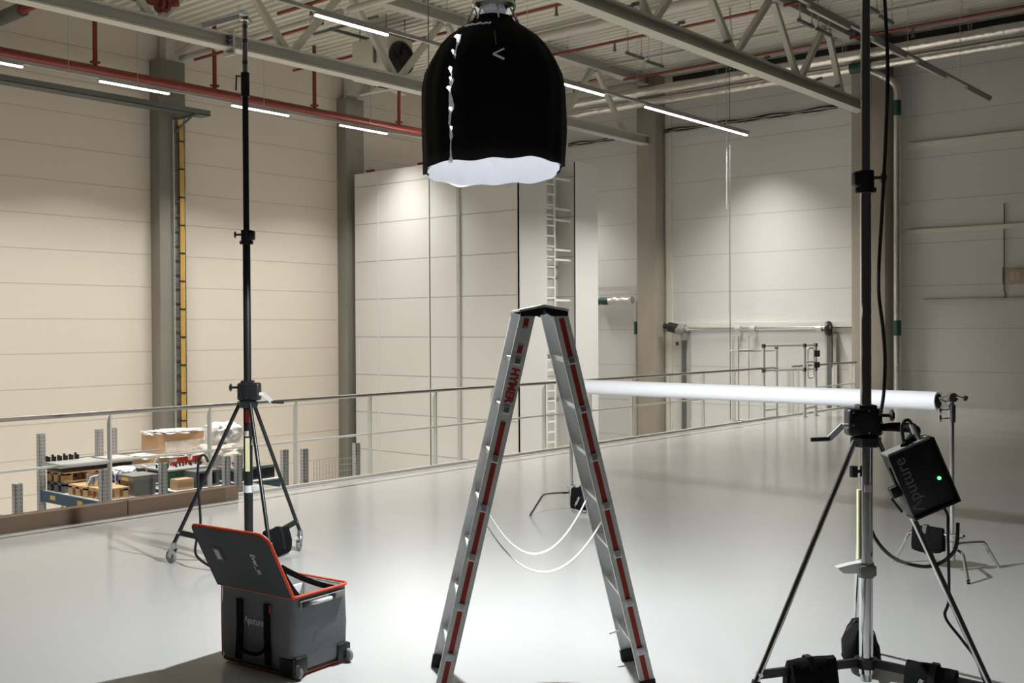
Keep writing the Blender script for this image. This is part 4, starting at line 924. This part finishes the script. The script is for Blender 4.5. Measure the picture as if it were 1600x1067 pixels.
tag(MB().path(spline([pw(.075, 0, .265), pw(.06, -.01, .30), pw(.02, -.02, .29), pw(.0, -.01, .22), pw(.0, 0, .18)], 6), .009, 8).build('short_cable', 'black_cable'), 'short black cable looping on top of the control box', 'cable')
tag(MB().path(spline([sw(.06, -.04, 4.7), sw(.075, -.05, 4.0), sw(.10, -.06, 3.4), sw(.09, -.06, 3.0), sw(.07, -.06, 2.6), sw(.05, -.06, 2.2), sw(.075, -.06, 1.95), sw(.085, -.06, 1.75), sw(.06, -.07, 1.52), sw(.05, .10, 1.38), sw(.05, .11, 1.0), sw(.045, .12, .95), sw(.08, .10, .80), sw(.16, .0, .70), sw(.27, -.2, .70), sw(.36, -.3, .80), sw(.38, -.3, .95)], 8), .010, 8).build('lamp_cable', 'black_cable'), 'long black cable running down the chrome pole and looping to the control box', 'cable')
tag(MB().path(spline([pw(.05, 0, -.18), pw(.06, 0, -.24), pw(.02, -.01, -.33), sw(.35, -.26, .55), sw(.33, -.26, .45), sw(.40, -.30, .34), sw(.44, -.38, .26), sw(.48, -.44, .12), sw(.58, -.46, .012), sw(.8, -.42, .012)], 7), .008, 8).build('mains_cable', 'black_cable'), 'black mains cable dropping from the control box along the right leg', 'cable')
tag(MB().path(spline([sw(.07, -.02, 1.42), sw(.14, -.10, 1.43), sw(.20, -.2, 1.42), pw(-.02, -.03, .185)], 6), lambda q: .018 + .008 * math.sin(q * PI), 8).build('safety_strap', 'black_fabric'), 'black strap from the winch of the chrome stand to the control box', 'strap')

# ------------------------------------------------------------------ C-stands with the paper roll
def cstand(org, feet, legz, h, label):
    t = thing('c_stand', label, 'light stand', org, YAW)
    MB().tube((0, 0, .12), (0, 0, h), .0165, seg=14).build('riser', 'chrome', t)
    MB().tube((0, 0, .09), (0, 0, .30), .026, seg=14).lathe([(.03, .24), (.045, .25), (.045, .29), (.03, .30)], (0, 0, 0), 14).build('base_casting', 'galv', t)
    for (fx, fy), lz in zip(feet, legz):
        d = Vector((fx, fy, 0)).normalized(); L = math.hypot(fx, fy)
        MB().path(spline([d * .03 + Vector((0, 0, lz)), d * (L * .60) + Vector((0, 0, lz)), d * (L * .70) + Vector((0, 0, lz - .015)), d * (L * .76) + Vector((0, 0, lz - .05)), d * L + Vector((0, 0, .012))], 5), .0125, 10).tube(d * L + Vector((0, 0, 0)), d * (L - .01) + Vector((0, 0, .03)), .014, seg=10).build('leg', 'chrome', t)
    MB().tube((0, 0, h - .20), (0, 0, h - .06), .028, seg=14).tube((-.02, 0, h - .10), (-.10, -.02, h - .10), .008, seg=8).tube((-.02, 0, h - .17), (-.10, -.02, h - .17), .008, seg=8).box((-.105, -.02, h - .11), (.02, .02, .05), bev=.004).box((-.105, -.02, h - .17), (.02, .02, .06), bev=.004).build('collar', 'chrome', t)
    MB().tube((0, -.035, h), (0, .035, h), .036, seg=18).tube((.02, -.04, h + .01), (.085, -.05, h - .01), .010, seg=8).tube((-.03, 0, h), (-.10, .02, h - .01), .012, seg=8).build('grip_head', 'chrome', t)
    MB().tube((.075, -.05, h + .0), (.095, -.05, h - .01), .022, seg=10).build('grip_knob', 'black_plastic', t)
    MB().tube((.03, 0, .26), (.085, 0, .27), .009, seg=8).box((.09, 0, .27), (.02, .03, .05), bev=.004).build('base_knob', 'chrome', t)
    return t
c1o = at(3.53, 8.67)
c1 = cstand(c1o, [(-.349, .334), (-.055, -.44), (.418, .10)], (.29, .20, .22), 1.40, 'chrome stand at the right holding the near end of the paper roll')
c2o = at(.62, 11.5)
c2 = cstand(c2o, [(-.441, -.20), (.42, -.25), (.05, .46)], (.22, .26, .29), 1.36, 'chrome stand behind the ladder holding the far end of the paper roll')
def cp(o, x, y, z): return o + FR * x + FA * y + Vector((0, 0, z))
sandbag('black sandbag on the leg of the right chrome stand', cp(c1o, -.05, .05, .30), cp(c1o, -.23, .22, .30), .17, .055)
sandbag('black sandbag with white lettering on the stand behind the ladder', cp(c2o, .01, -.03, .24), cp(c2o, .25, -.17, .25), .19, .065)
pr0 = at(3.43, 8.70, 1.368); pr1 = at(.70, 11.48, 1.35)
tpr = thing('paper_roll', 'long white paper backdrop roll held level between two chrome stands', 'paper roll', (0, 0, 0), 0)
dd = (pr1 - pr0).normalized()
MB().tube(pr0, pr1, .076, seg=32).build('paper', 'paper', tpr)
MB().tube(pr0 - dd * .004, pr0 + dd * .01, .058, seg=28).build('core', 'core', tpr); MB().tube(pr1 - dd * .01, pr1 + dd * .004, .058, seg=28).build('core', 'core', tpr)
MB().tube(pr0 - dd * .10, pr0 + dd * .02, .012, seg=10).build('spigot', 'chrome', tpr); MB().tube(pr1 - dd * .02, pr1 + dd * .10, .012, seg=10).build('spigot', 'chrome', tpr)
# ------------------------------------------------------------------ ladder
LY = YAW + R(5.2)
lo_ = at(.170, 5.76)
tld = thing('stepladder', 'tall aluminium double-sided stepladder with red stripes in the centre foreground', 'ladder', lo_, LY)
LW = .575; ZT = 2.055
def rail_x(z): return .085 + (.567 - .085) * (1 - z / ZT)
zs = (1.797, 1.537, 1.277, 1.015, .755, .492, .228)
for sd in (-1, 1):
    for yi, y in ((0, .0125), (1, LW - .0125)):
        a = Vector((sd * rail_x(.02), y, .02)); b = Vector((sd * rail_x(ZT), y, ZT))
        mb = MB(); z = (b - a).normalized(); x = Vector((0, 1, 0)).cross(z).normalized()
        # channel section rail: web plus two flanges turned inwards
        wy = .005; fl = .025
        ys = y - .0125 + (.0025 if yi == 0 else .0225)
        mb.bar(a + Vector((0, ys - y, 0)), b + Vector((0, ys - y, 0)), .078, .005, up=(0, 1, 0))
        for s2 in (-1, 1): mb.bar(a + x * .0375 * s2, b + x * .0375 * s2, .004, .025, up=(0, 1, 0))
        rl_ = mb.build('rail', 'alu', tld, smooth=False)
        fy = -.0012 if yi == 0 else LW + .0012
        L = (b - a).length
        segs = [(0.03, .995)] 
        def pt(q): return a.lerp(b, q)
        st_ = []
        if sd == -1 and yi == 0:
            qh1 = (1.537 - .02) / (ZT - .02); qh2 = (1.797 - .02) / (ZT - .02)
            st_ = [(0, qh1 - .03), (qh2 + .02, qh2 + .045), (qh2 + .085, .985)]
        else: st_ = [(0, .985)]
        for q0, q1 in st_:
            p, q = pt(q0), pt(q1); p.y = q.y = fy
            MB().bar(p, q, .027, .0016, up=(0, 1, 0)).build('red_stripe', 'stripe', rl_, smooth=False)
        if sd == -1 and yi == 0:
            cc = pt((qh1 + qh2) / 2); cc.y = -.003
            dn = (a - b).normalized()
            text('HYMER', .062, 'print_red', rl_, cc, basis(dn, Vector((-dn.z, 0, dn.x))), name='brand_lettering', sx=.95, bold=.0022)
            cc = pt(qh2 + .066); cc.y = -.003
            text('Eurostep', .030, 'print', rl_, cc, basis(-dn, Vector((dn.z, 0, -dn.x))), name='small_lettering')
        f0 = a.copy(); f0.z = 0
        MB().bar(f0 + Vector((0, 0, 0)), a + z * .05, .086, .034, up=(0, 1, 0)).build('rubber_foot', 'black_rubber', rl_, smooth=False)
    for zz in zs:
        xx = sd * rail_x(zz); tilt = math.atan2(sd * (.567 - .085), ZT)
        rg = MB().box((xx, LW / 2, zz), (.030, LW + .012, .030), rot=Matrix.Rotation(-tilt, 3, 'Y'), bev=.003)
        rg.box((xx - sd * .006, LW / 2, zz + .016), (.046, LW - .06, .004))
        r0 = rg.build('rung', 'alu_bright', tld)
        for y, yp in ((-.010, -.0155), (LW + .010, LW + .0155)):
            MB().box((xx, y, zz), (.041, .010, .041), rot=Matrix.Rotation(-tilt, 3, 'Y'), bev=.003).build('rung_end', 'alu_bright', r0)
            MB().box((xx, yp, zz), (.027, .003, .027), rot=Matrix.Rotation(-tilt, 3, 'Y')).build('rung_plug', 'chrome_dull', r0)
for y in (-.004, LW + .004):
    MB().prism([(-.128, 2.035), (-.128, 2.060), (0, 2.086), (.128, 2.060), (.128, 2.035), (.04, 2.035), (0, 2.058), (-.04, 2.035)], y - .004, y + .004, lambda p, q, e: (p, e, q)).build('hinge_plate', 'black_metal', tld, smooth=False)
MB().prism([(-.132, 2.060), (0, 2.084), (.132, 2.060), (.132, 2.072), (0, 2.098), (-.132, 2.072)], -.01, LW + .01, lambda p, q, e: (p, e, q)).build('top_cap', 'alu_bright', tld, smooth=False)
MB().tube((0, -.01, 2.066), (0, LW + .01, 2.066), .010, seg=10).build('hinge_pin', 'chrome', tld)
MB().bar((.03, .03, 2.05), (.085, .05, 2.00), .028, .01, up=(0, 1, 0)).build('hinge_hook', 'alu_bright', tld)
for y, z0, sag in ((.05, .93, .275), (.50, .98, .32)):
    MB().ribbon(arc((-rail_x(z0) + .03, y, z0), (rail_x(z0) - .03, y, z0), sag, 24), .024, .002, (.0, 1, .25)).build('spreader_strap', 'white_web', tld)
MB().bar((.50, LW - .03, .19), (.44, LW - .06, .18), .012, .012).build('strap_clip', 'white_web', tld)

# ------------------------------------------------------------------ open equipment case
CY = YAW + R(-35.0)
co = at(-1.367, 6.402)
tcs = thing('equipment_case', 'open charcoal wheeled equipment case with orange piping on the floor at left', 'equipment case', co, CY)
hx, hy, z0, z1 = .31, .22, .035, .46
mb = MB()
T = .022
t = bmesh.new()
def rrect(hx_, hy_, r_, n=5):
    out = []
    for cx_, cy_, a0_ in ((hx_ - r_, hy_ - r_, 0), (-hx_ + r_, hy_ - r_, 90), (-hx_ + r_, -hy_ + r_, 180), (hx_ - r_, -hy_ + r_, 270)):
        for i in range(n + 1):
            a = R(a0_ + 90 * i / n); out.append((cx_ + r_ * math.cos(a), cy_ + r_ * math.sin(a)))
    return out
def tube_wall(o_sec, zs_, t):
    rings = [[t.verts.new((x, y, z)) for x, y in sec] for sec, z in zip(o_sec, zs_)]
    for i in range(len(rings) - 1):
        n = len(rings[i])
        for k in range(n): t.faces.new((rings[i][k], rings[i][(k + 1) % n], rings[i + 1][(k + 1) % n], rings[i + 1][k]))
    return rings
secs = [rrect(hx - .01, hy - .01, .03), rrect(hx, hy, .04), rrect(hx + .006, hy + .006, .045), rrect(hx, hy, .04), rrect(hx - .002, hy - .002, .035), rrect(hx - T, hy - T, .025), rrect(hx - T, hy - T, .025)]
rg_ = tube_wall(secs, [z0, z0 + .03, .24, .40, z1, z1, .10], t); t.faces.new(rg_[0][::-1]); t.faces.new(rg_[-1])
mb._add(t); mb.build('body', 'bag_grey', tcs, ang=50)
t = bmesh.new(); r_ = tube_wall([rrect(hx - T - .001, hy - T - .001, .024), rrect(hx - T - .006, hy - T - .006, .022), rrect(hx - T - .012, hy - T - .012, .02)], [z1 - .004, z1 - .05, .102], t); t.faces.new(r_[-1])
mb = MB(); mb._add(t); mb.build('lining', 'lining', tcs, ang=50)
MB().box((-.04, 0, .34), (.022, hy * 2 - .06, .17), bev=.008).box((-.17, .05, .32), (.24, .022, .16), bev=.008).box((.0, -.09, .40), (.18, .02, .05), bev=.006).build('divider', 'lining', tcs)
rp = rrect(hx + .004, hy + .004, .04, 8)
MB().path([(x, y, z1 + .002) for x, y in rp + rp[:2]], .0085, 8).build('rim_piping', 'orange', tcs)
MB().path([(x, y, .017) for x, y in rrect(hx - .006, hy - .006, .04, 8) + rrect(hx - .006, hy - .006, .04, 8)[:2]], .003, 6).path([(-hx + .010, -hy + .008, z0), (-hx + .008, -hy + .006, .24), (-hx + .008, -hy + .008, z1)], .004, 6).build('edge_piping', 'orange', tcs)
MB().bb(-hx + .01, hx - .01, -hy + .01, hy - .01, .015, .04, bev=.008).build('base_plate', 'black_plastic', tcs)
# lid, swung open past the left face
LA = R(27)
def lp(x, s, n=0.0):   # x along the hinge, s up the lid, n out of the lid (towards its outer side)
    return Vector((x, -hy - .004 - math.sin(LA) * s - math.cos(LA) * n, z1 + .006 + math.cos(LA) * s - math.sin(LA) * n))
lid2 = []
LL = .425
lx = hx + .004
def lid_outline(g):
    out = [(-lx + g, g)]
    out += [(lx - g, g)]
    for i in range(7):
        a = R(0 + 90 * i / 6); out.append((lx - .07 + (.07 - g) * math.cos(a), LL - .07 + (.07 - g) * math.sin(a)))
    for i in range(5):
        a = R(90 + 90 * i / 4); out.append((-lx + .03 + (.03 - g) * math.cos(a), LL - .03 + (.03 - g) * math.sin(a)))
    return out
ot = lid_outline(0)
lidp = MB().prism(ot, -.012, .012, lambda p, q, e: lp(p, q, e)); lid = lidp.build('lid', 'bag_lid', tcs, smooth=False)
MB().path([lp(p, q, .0) for p, q in ot[1:] + ot[:1]], .010, 8).build('lid_piping', 'orange', lid)
MB().prism(lid_outline(.03), -.016, -.012, lambda p, q, e: lp(p, q, e)).build('lid_lining', 'lining', lid, smooth=False)
MB().prism([(-.20, .20), (-.135, .20), (-.135, .29), (-.20, .29)], .012, .015, lambda p, q, e: lp(p, q, e)).build('label_window', 'black_plastic', lid, smooth=False)
MB().prism([(-.185, .212), (-.15, .212), (-.15, .278), (-.185, .278)], .015, .017, lambda p, q, e: lp(p, q, e)).build('paper_label', 'label_pink', lid, smooth=False)
ex = Vector((1, 0, 0)); eup = (lp(0, 1) - lp(0, 0)).normalized()
text('Ever_st', .052, 'print', lid, lp(.135, .215, .0135), basis(-eup, ex), name='lettering', sx=.9)
# front face: logo, webbing handles
brand(.060, 'print', tcs, Vector((-.005, -hy - .0085, .285)), basis((1, 0, 0), (0, 0, 1)), sx=.82)
for x in (-.125, .105):
    MB().ribbon([(x, -hy - .010, .40), (x + .005, -hy - .013, .24), (x + .012 * (1 if x > 0 else -1), -hy - .012, .05)], .05, .008, (1, 0, 0)).build('webbing', 'black_fabric', tcs)
MB().path(spline([(-.125, -hy - .014, .18), (-.11, -hy - .03, .14), (-.06, -hy - .04, .115), (0, -hy - .04, .11), (.06, -hy - .04, .115), (.10, -hy - .03, .14), (.108, -hy - .014, .18)], 5), .011, 8).build('carry_handle', 'black_fabric', tcs)
MB().box((.135, -hy - .012, .375), (.012, .006, .045)).build('red_tab', 'stripe', tcs)
# right face: trolley handle, corner wheels
MB().box((hx + .010, 0, .415), (.016, .36, .04), bev=.006).build('trolley_plate', 'grey_plastic', tcs)
MB().box((hx + .020, -.14, .414), (.012, .05, .036), bev=.004).box((hx + .020, .07, .415), (.012, .05, .036), bev=.004).box((hx + .020, -.075, .410), (.012, .03, .034), bev=.004).build('trolley_clips', 'black_plastic', tcs)
MB().path(spline([(hx + .02, -.09, .41), (hx + .045, -.07, .418), (hx + .05, -.02, .42), (hx + .045, .03, .418), (hx + .02, .05, .41)], 5), .012, 8).build('trolley_grip', 'alu', tcs)
for y in (-hy + .03, hy - .03):
    sg = 1 if y > 0 else -1
    MB().box((hx + .004, y - sg * .022, .070), (.022, .09, .095), bev=.008).box((hx - .05, y + sg * .030, .066), (.12, .022, .09), bev=.008).build('corner_guard', 'black_plastic', tcs)
    w_ = MB().lathe([(.012, -.014), (.034, -.014), (.040, -.008), (.040, .008), (.034, .014), (.012, .014)], (hx + .010, y + sg * .012, .040), 22, axis=(0, 1, 0)).build('wheel', 'rubber', tcs)
# lid straps
vd = Vector((-.574, .819, 0))
for (x, s_), (bx, by) in (((.295, .20), (.275, .13)), ((.285, .20), (.20, -.06))):
    a = lp(x, s_, -.016); b = Vector((bx, by, z1 - .012 if by > .1 else z1 - .05))
    MB().ribbon(arc(a, b, .015, 10), .034, .003, (b - a).cross(vd)).build('lid_strap', 'black_fabric', tcs)
